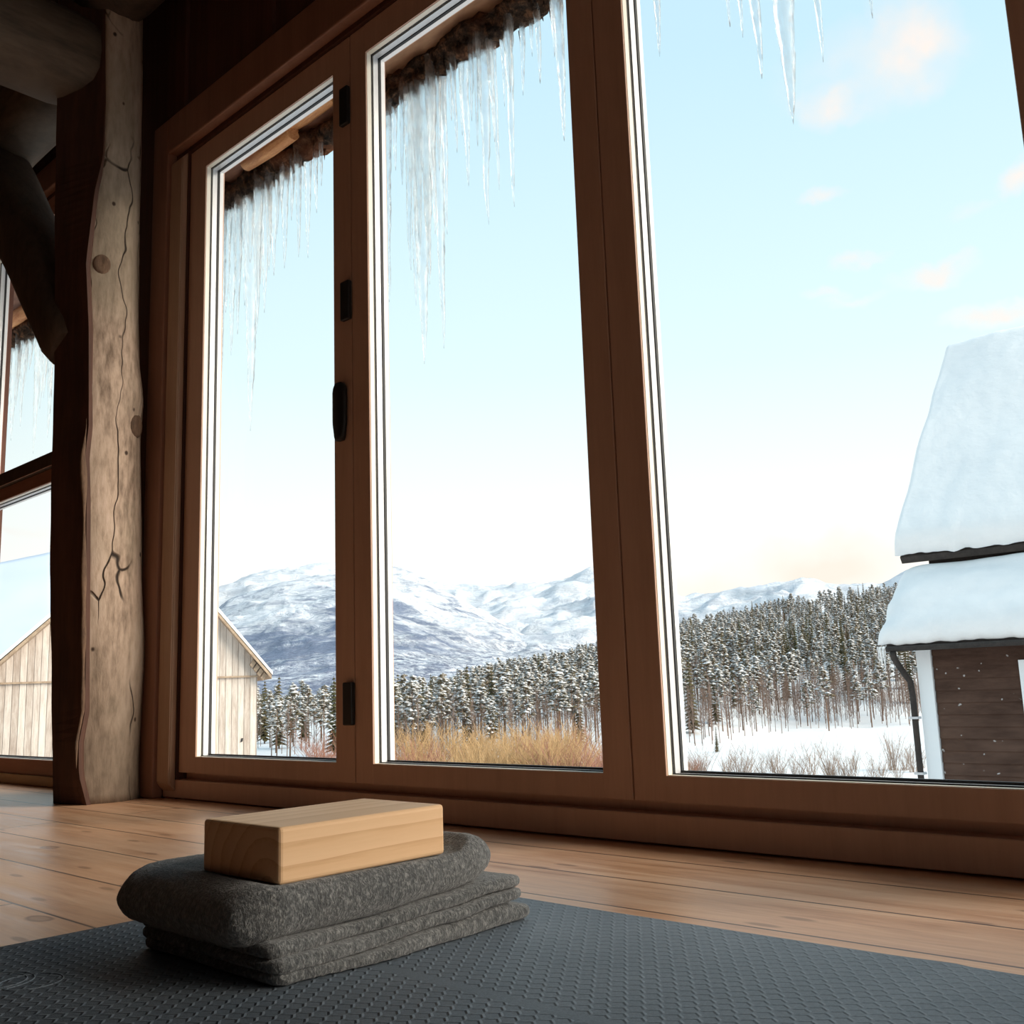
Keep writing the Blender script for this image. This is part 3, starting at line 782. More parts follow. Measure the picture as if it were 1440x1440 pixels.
# third door
many([(928, 80, 16, 'leftmost icicle hanging into the wide right pane'),
      (1116, 175, 46, 'thickest longest icicle hanging into the wide right pane'),
      (1071, 111, 24, 'slim icicle left of the thickest one in the wide right pane'),
      (1158, 87, 20, 'slim icicle right of the thickest one in the wide right pane'),
      (1227, 26, 14, 'short icicle tip in front of the large pink cloud'),
      (1027, 38, 12, 'short icicle tip, second from the left in the wide right pane'),
      (1045, 53, 14, 'short icicle tip, third from the left in the wide right pane')], None, None)
# left window
many([(15, 620, 11), (47, 638, 11), (67, 616, 10), (5, 640, 10), (22, 570, 10), (56, 575, 11), (34, 545, 9), (61, 560, 9), (41, 520, 9), (28, 600, 8), (10, 560, 9), (51, 545, 12), (70, 560, 9)],
     'icicle curtain behind the far left window', 'clear icicle in the curtain outside the far left window')

# ---------------------------------------------------------------- white house with snow roofs
def snow_slab(name, par, x0, x1, ya, za, yb, zb, th, nx=120, ny=40, rnd=.28, seed=0, rx=.35):
    """deck line from (ya,za) low edge to (yb,zb) high edge; snow thickness th above it"""
    dv = Vector((0, yb - ya, zb - za)); Ln = dv.length; dv.normalize(); nv = Vector((0, -dv.z, dv.y))
    if nv.z < 0: nv = -nv
    top = np.zeros((ny + 1, nx + 1, 3)); bot = np.zeros((ny + 1, nx + 1, 3))
    us = [0.5 - .5 * math.cos(PI * min(1, i / ny)) for i in range(ny + 1)]
    for i, s in enumerate(us):
        for j in range(nx + 1):
            q = j / nx; x = x0 + (x1 - x0) * (q ** 1.8)
            if j > 0 : x = x0 + (x1 - x0) * (q ** 1.8)
            d0 = s * Ln; d1 = (1 - s) * Ln; dx = x - x0
            f = (1 - max(0, 1 - d0 / rnd) ** 2.2) ** .5 * (1 - max(0, 1 - dx / rx) ** 2.2) ** .5 * (1 - max(0, 1 - d1 / rnd) ** 2.2) ** .5
            sg = .06 * noise.noise(Vector((x * 1.4, seed, 0))) + .06 * noise.noise(Vector((x * 6, seed, 2)))
            xx = x + .04 * noise.noise(Vector((seed, s * 6, 1))) * (dx < .3)
            p = Vector((xx, ya, za)) + dv * (s * Ln) + dv * (sg * max(0, 1 - s * 4))
            t_ = p + nv * (th * f * (1 + .25 * noise.noise(Vector((x * .9, s * 3, seed))) + .04 * noise.noise(Vector((x * 4, s * 6, seed + 3)))) + .01)
            top[i, j] = t_; bot[i, j] = p
    a = top.reshape(-1, 3); b = bot.reshape(-1, 3); n = nx + 1; m = ny + 1; off = n * m
    idx = np.arange(off).reshape(m, n)
    q1 = np.stack([idx[:-1, :-1], idx[:-1, 1:], idx[1:, 1:], idx[1:, :-1]], -1).reshape(-1, 4); q2 = q1[:, ::-1] + off
    def side(l): l = np.array(l); return np.stack([l[:-1], l[1:], l[1:] + off, l[:-1] + off], -1)
    Q = np.concatenate([q1, q2, side(idx[0])[:, ::-1], side(idx[-1]), side(idx[:, 0]), side(idx[:, -1])[:, ::-1]])
    me = np_mesh(name, np.concatenate([a, b]), Q, True)
    o = link(name, me, M['roofsnow'], par); return o
HX0, HX1 = -5.22, 3.0; HY = 13.4
house = empty('brown_house', (-1.5, 14.5, -4), 'dark brown clapboard house with two thick snow-covered roofs, outside at the right', 'house')
k = MB(); zz = -4.0; nb = 0
while zz < .62:
    z1 = min(zz + .155, .66)
    k.poly([(HX0 + .02, HY - .022, zz), (HX0 + .02, HY + .02, zz), (HX0 + .02, HY + .02, z1), (HX0 + .02, HY - .002, z1)], (HX1 - HX0 - .02, 0, 0)); zz += .15
k.box(HX0 + .02, HX1, HY + .02, 19, -4, .66)
k.build('clapboard_wall', M['clap'], house)
k = MB(); k.box(-5.40, HX0 + .01, HY - .05, HY + .12, -4, .60, .006); k.build('corner_board', M['housewhite'], house)
k = MB(); k.box(-5.35, HX1, 14.0, 19, .6, 2.0); k.build('upper_wall', M['housedark'], house)
k = MB(); k.poly([(-5.3, 14.0, 1.9), (-5.3, 19.6, 1.9), (-5.3, 16.75, 5.3)], (HX1 + 5.3, 0, 0)); k.build('gable', M['housedark'], house)
k = MB()
k.poly([(-5.62, 13.02, .60), (-5.62, 14.05, 1.60), (-5.62, 14.05, 1.68), (-5.62, 12.98, .66)], (HX1 + 5.62, 0, 0))
k.box(-5.62, HX1, 13.04, HY, .585, .635)
k.build('lower_roof_deck', M['housedark'], house)
k = MB()
k.poly([(-5.66, 13.85, 1.78), (-5.66, 16.70, 5.42), (-5.66, 16.70, 5.50), (-5.66, 13.80, 1.86)], (HX1 + 5.66, 0, 0))
k.poly([(-5.66, 16.70, 5.42), (-5.66, 19.6, 1.8), (-5.66, 19.6, 1.9), (-5.66, 16.70, 5.50)], (HX1 + 5.66, 0, 0))
k.build('upper_roof_deck', M['housedark'], house)
snow_slab('lower_roof_snow', house, -5.72, HX1, 12.96, .66, 14.06, 1.66, .26, seed=1, rx=.45)
snow_slab('upper_roof_snow', house, -5.72, HX1, 13.78, 1.88, 16.78, 5.50, .26, seed=5, rx=.12)
k = MB(); k.tube([(-5.6, 12.93, .60), (HX1, 12.93, .60)], .036, 10); k.build('gutter', M['housedark'], house)
k = MB(); k.tube([(-5.52, 12.93, .57), (-5.52, 12.95, .48), (-5.50, 13.15, .30), (-5.475, 13.28, .18), (-5.47, 13.30, 0), (-5.47, 13.30, -4)], .04, 10); 
dp = k.build('downspout', M['housedark'], house)
for z in (-.3, -1.0, -1.7): k = MB(); k.box(-5.53, -5.41, 13.24, 13.36, z, z + .03); k.build('bracket', M['spacer'], dp)
k = MB(); ring(k, -4.05, -3.1, -.9, .30, HY - .05, HY + .0, .10); wf = k.build('window_frame', M['housewhite'], house)
MB().box(-4.05, -3.1, HY - .03, HY - .02, -.9, .30).build('window_pane', M['paneout'], wf)
for i, (x_, ww, ln) in enumerate(((-5.70, .035, .30), (-5.66, .03, .36), (-5.73, .02, .22))):
    rings = [[(x_ + ww * (1 - t) * math.cos(2 * PI * q / 7) + .002, 12.98 + ww * (1 - t) * math.sin(2 * PI * q / 7), .64 - ln * t) for q in range(7)] for t in [j / 8 * .97 for j in range(9)]]
    k = MB(); k.loft(rings); o = k.build('icicle', M['ice']); tag(o, 'small icicle at the snowy corner of the lower roof of the brown house', 'icicle', 'icicles on the brown house corner')

# ---------------------------------------------------------------- grey barn
ub = Vector((math.cos(BA), math.sin(BA), 0)); nb_ = Vector((-math.sin(BA), math.cos(BA), 0))
r0 = ray(211, 749); p0 = EYE + r0 * (30 / math.hypot(r0.x, r0.y))
def plb(px, py):
    r = ray(px, py); return EYE + r * ((p0 - EYE).dot(nb_) / r.dot(nb_))
apex = plb(211, 752); eR = plb(380, 950); sL = plb(0, 932); cR = plb(362, 956); seamL = plb(0, 961)
dl = (sL - apex); eL = apex + dl * 1.12
GZ = -6.0
barn = empty('grey_barn', (apex.x, apex.y, GZ), 'weathered grey plank barn with a steep snowy gable roof, outside at the left', 'barn')
def uz(p): return (p - apex).dot(ub), p.z - apex.z
k = MB()
cRu = (cR - apex).dot(ub); eRu, eRz = uz(eR); eLu, eLz = uz(eL)
def B(u, z, dep=0): return apex + ub * u + Vector((0, 0, z)) + nb_ * dep
zRc = eRz * cRu / eRu; cLu = eLu * .93; zLc = eLz * .93
zs = seamL.z - apex.z
gz = GZ - apex.z
k.poly([B(0, -.05), B(cRu, zRc - .02), B(cRu, zs), B(cLu, zs if zs < zLc else zLc), B(cLu, zLc - .02)] if zs < zLc else [B(0, -.05), B(cRu, zRc - .02), B(cRu, zs), B(eLu * zs / eLz, zs)], nb_ * .1)
k.build('gable_boards', M['barn'], barn)
k = MB()
k.poly([B(cLu, min(zs, zLc), .05), B(cRu, zs, .05), B(cRu, gz, .05), B(cLu, gz, .05)], nb_ * 9)
k.build('wall_boards', M['barn'], barn)
k = MB(); k.poly([B(cLu, zs - .03, -.02), B(cRu, zs - .03, -.02), B(cRu, zs + .02, -.02), B(cLu, zs + .02, -.02)], nb_ * .03); k.build('drip_board', M['barnedge'], barn)
for sgn, (eu, ez) in ((1, (eRu, eRz)), (-1, (eLu, eLz))):
    k = MB(); th = .10
    k.poly([B(0, 0, -.35), B(eu, ez, -.35), B(eu, ez - th, -.35), B(0, -th, -.35)], nb_ * 9.8); k.build('roof_boards', M['barnedge'], barn)
    k = MB(); th = .16 
    k.poly([B(0, .01 + th, -.30), B(eu * 1.01, ez + .01 + th * .6, -.30), B(eu * 1.01, ez + .01, -.30), B(0, .01, -.30)], nb_ * 9.7)
    k.build('roof_snow', M['roofsnow'], barn)
k = MB()
for j in range(4): 
    q = .86 + j * .03; k.poly([B(eRu * q - .03, eRz * q - .10, -.2), B(eRu * q + .05, eRz * q - .2, -.2), B(eRu * q - .05, eRz * q - .34, -.2), B(eRu * q - .12, eRz * q - .25, -.2)], nb_ * .2)
k.build('rafter_end', M['barnedge'], barn)
k = MB(); hp = plb(340, 1041); hu, hz = uz(hp); k.poly([B(hu - .03, hz - .06, .03), B(hu + .03, hz - .03, .03), B(hu + .04, hz + .06, .03), B(hu - .01, hz + .05, .03)], nb_ * .01); k.build('board_hole', M['black'], barn)

# ---------------------------------------------------------------- terrain
def interp(tab, x):
    if x <= tab[0][0]: return tab[0][1]
    for (a, b), (c, d) in zip(tab[:-1], tab[1:]):
        if x <= c: return b + (d - b) * (x - a) / (c - a)
    return tab[-1][1]
def az_tab(lst):
    """pixel skyline -> (azimuth increasing, tan elevation)"""
    o = []
    for px, py in lst:
        t, a = tan_az(px, py); o.append((a, t))
    return sorted(o)
HILL = az_tab([(0, 1010), (300, 1000), (365, 998), (470, 988), (548, 996), (620, 970), (700, 942), (840, 914), (945, 884), (1060, 858), (1160, 838), (1290, 824), (1440, 815)])
HR0 = sorted([(tan_az(px, 960)[1], r) for px, r in ((0, 150), (470, 150), (700, 150), (840, 165), (945, 165), (1000, 172), (1110, 208), (1290, 222), (1440, 225))])
FZ = -9.7
def ground(a, r):
    if r < 70: 
        base = -4.2 + (FZ + 4.2) * smooth01((r - 22) / 45)
        return base
    r0_ = interp(HR0, a); zt = .28 + 500 * interp(HILL, a) - 6.5
    zt = max(zt, FZ)
    if r < r0_: return FZ + .35 * noise.noise(Vector((r * .03 * math.cos(a), r * .03 * math.sin(a), 0)))
    if r <= 500:
        t = (r - r0_) / (500 - r0_); return FZ + (zt - FZ) * (t ** .95) + 1.5 * noise.noise(Vector((r * .012 * math.cos(a), r * .012 * math.sin(a), 4))) * min(1, t * 6) * (1 - t)
    return zt - 14 * smooth01((r - 500) / 150)
rs = [5, 10, 16, 22, 30, 38, 46, 55, 65, 80, 100, 120, 140, 155, 170, 185, 200, 215, 230, 250, 275, 300, 330, 360, 400, 440, 480, 500, 520, 560, 620, 700, 900]
azs = [math.radians(-30 + 240 * i / 400) for i in range(401)]
P = np.array([[(r * math.cos(a), max(r * math.sin(a), 2.4) , ground(a, r)) for a in azs] for r in rs])
me = grid_mesh('snowy_ground', P[:, ::-1]); g = link('ground', me, M['snow'], kind=S)

def mountain(name, label, sky, ra, rb, tlo, mat, amp, na=420, nr=110, a_px=(-120, 1700), sc=1 / 260, powr=.85, seed=0, group=None):
    T = az_tab(sky); a0 = tan_az(a_px[0], 960)[1]; a1 = tan_az(a_px[1], 960)[1]
    P = np.zeros((nr + 8, na, 3))
    for j in range(na):
        a = a0 + (a1 - a0) * j / (na - 1); ts = interp(T, a)
        for i in range(nr + 8):
            if i < nr: t = i / (nr - 1); r = ra + (rb - ra) * t; tn = tlo + (ts - tlo) * t ** powr; z = .28 + r * tn
            else: t = 1; r = rb + (i - nr + 1) * 60; z = .28 + rb * ts - (i - nr + 1) * 45
            x, y = r * math.cos(a), r * math.sin(a)
            q = Vector((x * sc, y * sc, seed))
            h = noise.fractal(q, 1.0, 2.1, 7) 
            rd = 1 - abs(noise.noise(q * 2.3)) * 2
            fade = math.sin(PI * min(1, t) * .96 + .03) ** .7 * (1 if i < nr else 0)
            z += amp * (h + .35 * rd) * fade * (.3 + .7 * t) + (amp * .10 * noise.fractal(q * 4, 1, 2, 4) if t > .9 else 0)
            P[i, j] = (x, y, z)
    me = grid_mesh(name, P); o = link(name, me, mat); tag(o, label, 'mountain', group); return o
mountain('mountain', 'long rugged snow-covered mountain range with haze-paled rock streaks across the valley',
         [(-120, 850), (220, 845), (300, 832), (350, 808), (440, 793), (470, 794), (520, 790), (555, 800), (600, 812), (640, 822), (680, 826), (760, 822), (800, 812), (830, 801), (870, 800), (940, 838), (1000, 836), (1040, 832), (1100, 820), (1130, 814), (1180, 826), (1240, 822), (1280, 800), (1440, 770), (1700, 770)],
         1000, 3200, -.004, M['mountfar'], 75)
mountain('mountain', 'steep snowy mountain flank with haze-tinted blue-grey rock ledges, nearest on the left',
         [(-120, 930), (250, 900), (320, 850), (400, 818), (470, 806), (520, 788), (548, 792), (580, 805), (610, 822), (650, 845), (700, 872), (760, 905), (820, 940), (900, 985), (1700, 1000)],
         900, 2000, -.004, M['mount'], 45, seed=11, powr=.9, a_px=(-120, 900))
mountain('mountain', 'smooth shade-blue snow slope rising behind the grey barn in the far left window',
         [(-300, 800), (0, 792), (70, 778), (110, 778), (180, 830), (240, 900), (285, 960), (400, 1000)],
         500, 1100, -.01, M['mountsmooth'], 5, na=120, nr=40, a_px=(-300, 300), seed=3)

# ---------------------------------------------------------------- trees
def blob(V, Fc, MI, c, rx, ry, rz, mi, rng, tilt=0):
    """faceted bough: octahedron-like low blob with 10 verts"""
    b = len(V); n = 5
    V.append((c[0], c[1], c[2] + rz))
    for k in range(n):
        a = 2 * PI * k / n + rng.random(); q = rng.uniform(.75, 1.25)
        V.append((c[0] + rx * q * math.cos(a), c[1] + ry * q * math.sin(a), c[2] - rz * rng.uniform(0, .5)))
    V.append((c[0], c[1], c[2] - rz * .7))
    for k in range(n):
        k2 = (k + 1) % n
        Fc.append((b, b + 1 + k, b + 1 + k2)); MI.append(mi)
        Fc.append((b + n + 1, b + 1 + k2, b + 1 + k)); MI.append(mi)
def stick(V, Fc, MI, p, q, r0, r1, mi):
    p = Vector(p); q = Vector(q); d = (q - p)
    if d.length < 1e-6: return
    d.normalize(); u = d.cross(Vector((.3, .2, 1))).normalized(); w_ = d.cross(u); b = len(V)
    for c, r in ((p, r0), (q, r1)):
        for k in range(3):
            a = 2 * PI * k / 3; V.append(tuple(c + (u * math.cos(a) + w_ * math.sin(a)) * r))
    for k in range(3):
        k2 = (k + 1) % 3
        Fc.append((b + k, b + k2, b + 3 + k2)); Fc.append((b + k, b + 3 + k2, b + 3 + k)); MI += [mi, mi]
def t_pine(seed, H=11.5):
    rng = random.Random(seed); V, Fc, MI = [], [], []
    lean = rng.uniform(-.3, .3)
    stick(V, Fc, MI, (0, 0, -.5), (lean, 0, H * .95), .16, .04, 1)
    base = rng.uniform(.38, .55)
    for i in range(46):
        t = base + (1 - base) * (i / 46) ; z = H * t; rr = 1.75 * (1 - ((t - base) / (1 - base)) ** 1.6 * .85) * rng.uniform(.35, 1.0)
        a = rng.uniform(0, 2 * PI); s = rng.uniform(.35, .75)
        c = (lean * t + rr * math.cos(a), rr * math.sin(a), z + rng.uniform(-.2, .2))
        blob(V, Fc, MI, c, s, s, s * .45, 0, rng)
        if i % 5 == 0: stick(V, Fc, MI, (lean * t, 0, z - .4), c, .05, .02, 1)
    for i in range(8):
        z = H * rng.uniform(.15, base); a = rng.uniform(0, 2 * PI); L = rng.uniform(.4, 1.1); stick(V, Fc, MI, (lean * z / H, 0, z), (L * math.cos(a), L * math.sin(a), z + .2), .03, .01, 1)
    return V, Fc, MI
def t_spruce(seed, H=12.5):
    rng = random.Random(seed); V, Fc, MI = [], [], []
    stick(V, Fc, MI, (0, 0, -.5), (0, 0, H * .97), .17, .03, 1)
    for i in range(20):
        t = .10 + .88 * i / 20; R_ = 1.9 * (1 - t) ** .85 + .12
        for k in range(6):
            a = 2 * PI * k / 6 + i * .7 + rng.uniform(-.3, .3); L = R_ * rng.uniform(.7, 1.1); z = H * t
            tip = Vector((L * math.cos(a), L * math.sin(a), z - L * .42)); mid = tip * .45 + Vector((0, 0, z)) * .55
            b = len(V); w_ = Vector((-math.sin(a), math.cos(a), 0)) * L * .30
            V += [(0, 0, z + .15), tuple(mid + w_ + Vector((0, 0, -.12))), tuple(mid - w_ + Vector((0, 0, -.12))), tuple(tip), tuple(mid + Vector((0, 0, .12)))]
            Fc += [(b, b + 1, b + 4), (b, b + 4, b + 2), (b + 1, b + 3, b + 4), (b + 4, b + 3, b + 2)]; MI += [0] * 4
    return V, Fc, MI
def t_bare(seed, H=9, spread=1.6, nb=40, mi=0, r=.085):
    rng = random.Random(seed); V, Fc, MI = [], [], []
    le = rng.uniform(-.4, .4)
    stick(V, Fc, MI, (0, 0, -.5), (le * .5, 0, H * .55), r, r * .6, mi); stick(V, Fc, MI, (le * .5, 0, H * .55), (le, 0, H), r * .6, r * .15, mi)
    for i in range(nb):
        t = rng.uniform(.25, .95); z = H * t; a = rng.uniform(0, 2 * PI); L = spread * (1.1 - t) * rng.uniform(.5, 1)
        e = Vector((le * t + L * math.cos(a), L * math.sin(a), z + L * rng.uniform(.8, 1.5))); stick(V, Fc, MI, (le * t, 0, z), e, r * .35, r * .12, mi)
        for q in range(2):
            s = Vector((le * t, 0, z)).lerp(e, rng.uniform(.4, .8)); stick(V, Fc, MI, s, s + Vector((rng.uniform(-.4, .4), rng.uniform(-.4, .4), rng.uniform(.2, .6))), r * .18, r * .08, mi)
    return V, Fc, MI
def t_bush(seed, H=3.2, W=1.6, n=16, r=.022):
    rng = random.Random(seed); V, Fc, MI = [], [], []
    for i in range(n):
        a = rng.uniform(0, 2 * PI); L = W * rng.uniform(.2, 1) ; h = H * rng.uniform(.6, 1); b0 = Vector((rng.uniform(-.3, .3) * W * .6, rng.uniform(-.3, .3), -.2))
        m1 = b0 + Vector((L * .35 * math.cos(a), L * .35 * math.sin(a), h * .45)); e = b0 + Vector((L * math.cos(a), L * math.sin(a), h))
        stick(V, Fc, MI, b0, m1, r, r * .7, 0); stick(V, Fc, MI, m1, e, r * .7, r * .3, 0)
        for q in range(7):
            s = m1.lerp(e, rng.uniform(-.6, .9)); stick(V, Fc, MI, s, s + Vector((rng.uniform(-.45, .45), rng.uniform(-.45, .45), rng.uniform(.25, .8))), r * .45, r * .2, 0)
    return V, Fc, MI
def npt(t): V, Fc, MI = t; return np.array(V, dtype=np.float32), np.array(Fc), np.array(MI)
def tmesh(name, t, mats):
    me = np_mesh(name, t[0], t[1], False, t[2])
    for m in mats: me.materials.append(m)
    return me
PINES = [npt(t_pine(s)) for s in range(5)]; SPR = [npt(t_spruce(s)) for s in range(3)]; BARE = [npt(t_bare(s)) for s in range(4)]
pine_me = [tmesh('pine', t, [M['needle'], M['trunk']]) for t in PINES]
spr_me = [tmesh('spruce', t, [M['spruce'], M['trunk']]) for t in SPR]
bare_me = [tmesh('bare_birch', t, [M['birch']]) for t in BARE]
rng = random.Random(42)
def px_az(px): return tan_az(px, 960)[1]
cand = []
def sample(px0, px1, n, rlo, rhi, kinds):
    for _ in range(n):
        px = rng.uniform(px0, px1); a = px_az(px); r0_ = interp(HR0, a)
        r = rlo(r0_) + (rhi - rlo(r0_)) * rng.random() ** 1.0
        kd = rng.choices(list(kinds), weights=list(kinds.values()))[0]
        cand.append((r, a, px, kd))
sample(940, 1300, 1250, lambda q: q + 1, 505, {'pine': 8, 'spruce': 2, 'bare': 1})
sample(940, 1300, 520, lambda q: q - 5, 245, {'pine': 2, 'bare': 8})
sample(546, 862, 1050, lambda q: q + 1, 505, {'pine': 8, 'spruce': 1, 'bare': 1.5})
sample(546, 862, 190, lambda q: q - 8, 230, {'pine': 2, 'bare': 7})
sample(355, 480, 330, lambda q: q + 1, 700, {'pine': 5, 'spruce': 1, 'bare': 3})
# dark spruce grove in the middle of the right hillside
for _ in range(70):
    px = rng.gauss(1120, 75); cand.append((rng.uniform(285, 360), px_az(px), px, 'spruce'))
cand.sort(key=lambda c: c[0])
cnt = {'pine': 0, 'spruce': 0, 'bare': 0}
kept = []; cells = {}
for c_ in cand:
    x_, y_ = c_[0] * math.cos(c_[1]), c_[0] * math.sin(c_[1]); ky = (int(x_ // 2.6), int(y_ // 2.6)); dm_ = 2.4 if c_[3] != 'bare' else 1.3
    if any((x_ - u_) ** 2 + (y_ - v_) ** 2 < dm_ * dm_ for a_ in (-1, 0, 1) for b_ in (-1, 0, 1) for (u_, v_) in cells.get((ky[0] + a_, ky[1] + b_), ())): continue
    cells.setdefault(ky, []).append((x_, y_)); kept.append(c_)
cand = kept
LBL = {'pine': ('pine_tree', 'pine', 'pine trees in the snowy hillside forest', 'snow-dusted pine on the forested hillside'),
       'spruce': ('spruce_tree', 'spruce', 'spruces in the snowy hillside forest', 'dark narrow spruce among the hillside pines'),
       'bare': ('bare_birch', 'birch', 'leafless birches at the forest foot', 'thin leafless birch at the forest foot')}
lim = {'pine': 300, 'spruce': 150, 'bare': 200}
stuff = {'pine': [], 'spruce': [], 'bare': []}
src = {'pine': (PINES, pine_me), 'spruce': (SPR, spr_me), 'bare': (BARE, bare_me)}
for r, a, px, kd in cand:
    sc = rng.uniform(.7, 1.12) * (.9 if r > 350 else 1); rz = rng.uniform(0, 2 * PI); z = ground(a, r) - .1; i = rng.randrange(len(src[kd][0]))
    loc = (r * math.cos(a), r * math.sin(a), z)
    if cnt[kd] < lim[kd]:
        cnt[kd] += 1; nm, ct, gr, lb = LBL[kd]
        o = bpy.data.objects.new(nm, src[kd][1][i]); COL.objects.link(o); o.location = loc; o.rotation_euler = (0, 0, rz); o.scale = (sc, sc, sc)
        side = 'right pane' if px > 900 else ('middle pane' if px > 500 else 'narrow left pane')
        tag(o, lb + ', seen in the ' + side, ct, gr + ', ' + side)
    else: stuff[kd].append((loc, rz, sc, i))
mats_ = [M['needle'], M['trunk'], M['spruce'], M['birch']]; rm = {'pine': [0, 1], 'spruce': [2, 1], 'bare': [3]}
Vs, Fs, Ms, off = [], [], [], 0
for kd in stuff:
    for loc, rz, sc, i in stuff[kd]:
        V, Fc, MI = src[kd][0][i]; c, s = math.cos(rz), math.sin(rz); Rm = np.array([[c, -s, 0], [s, c, 0], [0, 0, 1]], dtype=np.float32)
        Vs.append(V @ Rm.T * sc + np.array(loc, dtype=np.float32)); Fs.append(Fc + off); Ms.append(np.array(rm[kd])[MI]); off += len(V)
me = np_mesh('distant_forest', np.concatenate(Vs), np.concatenate(Fs), False, np.concatenate(Ms))
for m in mats_: me.materials.append(m)
o = bpy.data.objects.new('distant_forest', me); COL.objects.link(o); tag(o, 'dense snowy forest covering the upper hillside beyond the single trees', 'forest', kind='stuff')
def put(me, nm, px, py_base, r, sc, label, cat, group=None):
    a = px_az(px); z = ground(a, r) - .1
    o = bpy.data.objects.new(nm, me); COL.objects.link(o); o.location = (r * math.cos(a), r * math.sin(a), z); o.scale = (sc,) * 3; o.rotation_euler = (0, 0, rng.uniform(0, 6)); tag(o, label, cat, group); return o
put(spr_me[0], 'spruce_tree', 1002, 0, 150, .30, 'lone small spruce in the open snow at the left of the white field', 'spruce')
put(pine_me[1], 'pine_tree', 1160, 0, 203, 1.05, 'tall snow-laden pine standing at the forest edge above the white field', 'pine')
# bushes
for mset, spans, gr, lb, nm in (
    ('twig', [(955, 1290, 30, 98, 118, 1.15)], 'bare shrubs along the near edge of the snow field', 'leafless grey-brown shrub in front of the white snow field', 'bare_shrub'),
    ('goldtwig', [(555, 800, 60, 95, 128, 1.9)], 'golden brown shrubs below the forest', 'golden-brown leafless shrub low in the middle door pane', 'golden_shrub'),
    ('redtwig', [(546, 600, 14, 92, 115, 2.0), (740, 848, 20, 92, 125, 1.7), (440, 478, 14, 95, 140, 1.5), (948, 985, 7, 96, 110, 1.0)], 'reddish shrubs below the forest', 'reddish-brown leafless shrub at the foot of the forest', 'reddish_shrub')):
    mes = [tmesh(nm, npt(t_bush(s + 50, n=20 if mset == 'twig' else 34, W=1.6 if mset == 'twig' else 2.4)), [M[mset]]) for s in range(4)]
    for (p0_, p1_, n_, ra_, rb_, sc_) in spans:
        side = 'right pane' if p0_ > 900 else ('middle pane' if p0_ > 500 else 'narrow left pane')
        for q in range(n_):
            px = p0_ + (p1_ - p0_) * (q + rng.uniform(.1, .9)) / n_
            put(mes[rng.randrange(4)], nm, px, 0, rng.uniform(ra_, rb_), sc_ * rng.choice((.45, .6, .75, .9, 1.15)) * rng.uniform(.85, 1.1), lb + ', ' + side, 'shrub', gr + ', ' + side)

# ---------------------------------------------------------------- sky
wd = bpy.data.worlds.new('winter_sky'); bpy.context.scene.world = wd; wd.use_nodes = True
wt = wd.node_tree
class WT(NT):
    def __init__(s, t): s.t = t; s.b = None
t = WT(wt); bg = wt.nodes['Background']
tc = t.n('ShaderNodeTexCoord'); gen = tc.outputs['Generated']
sx = t.n('ShaderNodeSeparateXYZ'); t.l(gen, sx.inputs[0])
grad = t.ramp(sx.outputs[2], [(0.0, (1.0, .94, .90)), (.10, (1.0, .95, .91)), (.19, (.88, .94, .93)), (.30, (.72, .88, .93)), (.55, (.54, .75, .88)), (1.0, (.42, .62, .80))])
CL = [  # px, py, half-width px, half-height px, strength
    (1280, 55, 60, 60, 1.0), (1168, 135, 44, 30, 1.0), (1225, 90, 110, 50, .35), (1160, 281, 28, 10, .6), (1210, 361, 32, 10, .7), (1322, 383, 54, 19, 1.0), (1345, 368, 30, 10, .8),
    (1165, 408, 30, 8, .6), (1205, 415, 40, 9, .45), (1405, 448, 60, 18, .9), (1432, 255, 24, 20, .9), (1370, 295, 30, 10, .3), (35, 745, 60, 8, .3), (1110, 205, 20, 14, .0),
    ]
nz = t.n('ShaderNodeTexNoise'); nz.inputs['Scale'].default_value = 14; nz.inputs['Detail'].default_value = 6; nz.inputs['Roughness'].default_value = .6; t.l(gen, nz.inputs['Vector'])
ws = t.n('ShaderNodeVectorMath', operation='MULTIPLY_ADD'); t.l(nz.outputs['Color'], ws.inputs[0]); ws.inputs[1].default_value = (.07,) * 3; ws.inputs[2].default_value = (-.035,) * 3
wa = t.n('ShaderNodeVectorMath', operation='ADD'); t.l(gen, wa.inputs[0]); t.l(ws.outputs[0], wa.inputs[1])
tot = None
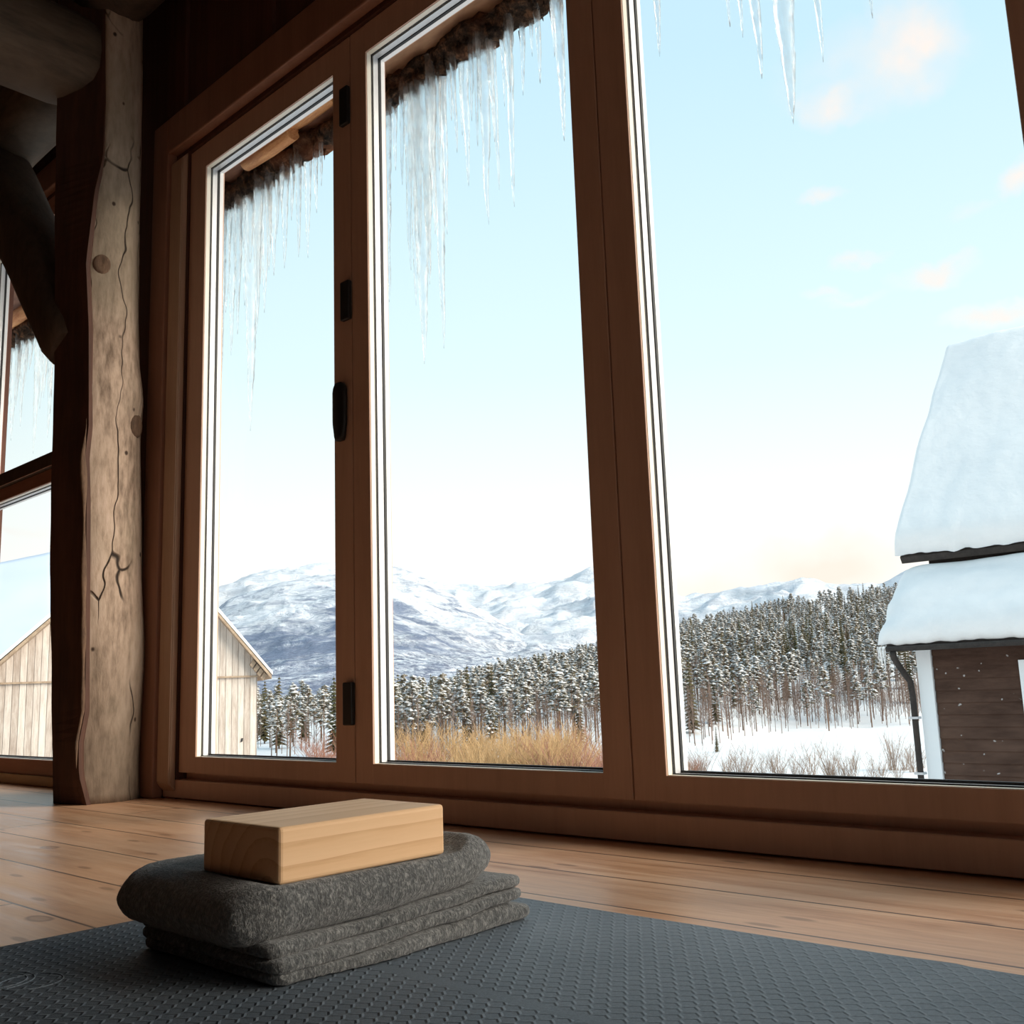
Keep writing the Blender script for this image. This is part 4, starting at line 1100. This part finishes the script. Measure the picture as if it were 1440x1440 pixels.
def blobmask(px, py, wx, wy, st, soft=(0, 1)):
    c = ray(px, py).normalized(); u = Vector((-c.y, c.x, 0)).normalized(); 
    # slight tilt of the image plane (roll) is ignored
    v = c.cross(u).normalized()
    def dot(vec, k):
        d = t.n('ShaderNodeVectorMath', operation='DOT_PRODUCT'); t.l(wa.outputs[0], d.inputs[0]); d.inputs[1].default_value = vec * k
        return t.math('SUBTRACT', d.outputs['Value'], c.dot(vec) * k)
    A = dot(u, F / wx); Bv = dot(v, F / wy)
    q = t.math('SQRT', t.math('ADD', t.math('MULTIPLY', A, A), t.math('MULTIPLY', Bv, Bv)))
    front = t.n('ShaderNodeVectorMath', operation='DOT_PRODUCT'); t.l(gen, front.inputs[0]); front.inputs[1].default_value = c
    m = t.math('MULTIPLY', t.math('SUBTRACT', 1.25, q, clamp=True), st)
    return t.math('MULTIPLY', m, t.math('GREATER_THAN', front.outputs['Value'], .5))
for c in CL:
    if c[4] <= 0: continue
    m = blobmask(*c); tot = m if tot is None else t.math('MAXIMUM', tot, m)
n2 = t.n('ShaderNodeTexNoise'); n2.inputs['Scale'].default_value = 30; n2.inputs['Detail'].default_value = 5; t.l(gen, n2.inputs['Vector'])
tot = t.math('MULTIPLY', tot, t.ramp(n2.outputs['Fac'], [(.3, (.35, .35, .35)), (.65, (1, 1, 1))]))
c = t.mix(tot, grad, (.93, .80, .74))
# low glowing cloud bank behind the right hand ridge
bank = t.math('MAXIMUM', blobmask(1160, 805, 120, 62, .9), blobmask(1010, 830, 90, 50, .6))
c = t.mix(bank, c, (.87, .775, .68))
t.l(c, bg.inputs[0]); bg.inputs[1].default_value = 1.0

sun = bpy.data.lights.new('low_winter_sun', 'SUN'); sun.energy = 5.2; sun.angle = math.radians(40); sun.color = (1, .86, .72)
so = bpy.data.objects.new('low_winter_sun', sun); COL.objects.link(so)
dirv = -Vector((.90, .42, .48)).normalized()
so.rotation_euler = dirv.to_track_quat('-Z', 'Y').to_euler()

sc = bpy.context.scene
sc.view_settings.view_transform = 'Standard'; sc.view_settings.look = 'None'; sc.view_settings.gamma = 1; sc.view_settings.use_curve_mapping = False
sc.view_settings.exposure = 0.3
sc.cycles.max_bounces = 10; sc.cycles.transparent_max_bounces = 24; sc.cycles.diffuse_bounces = 6
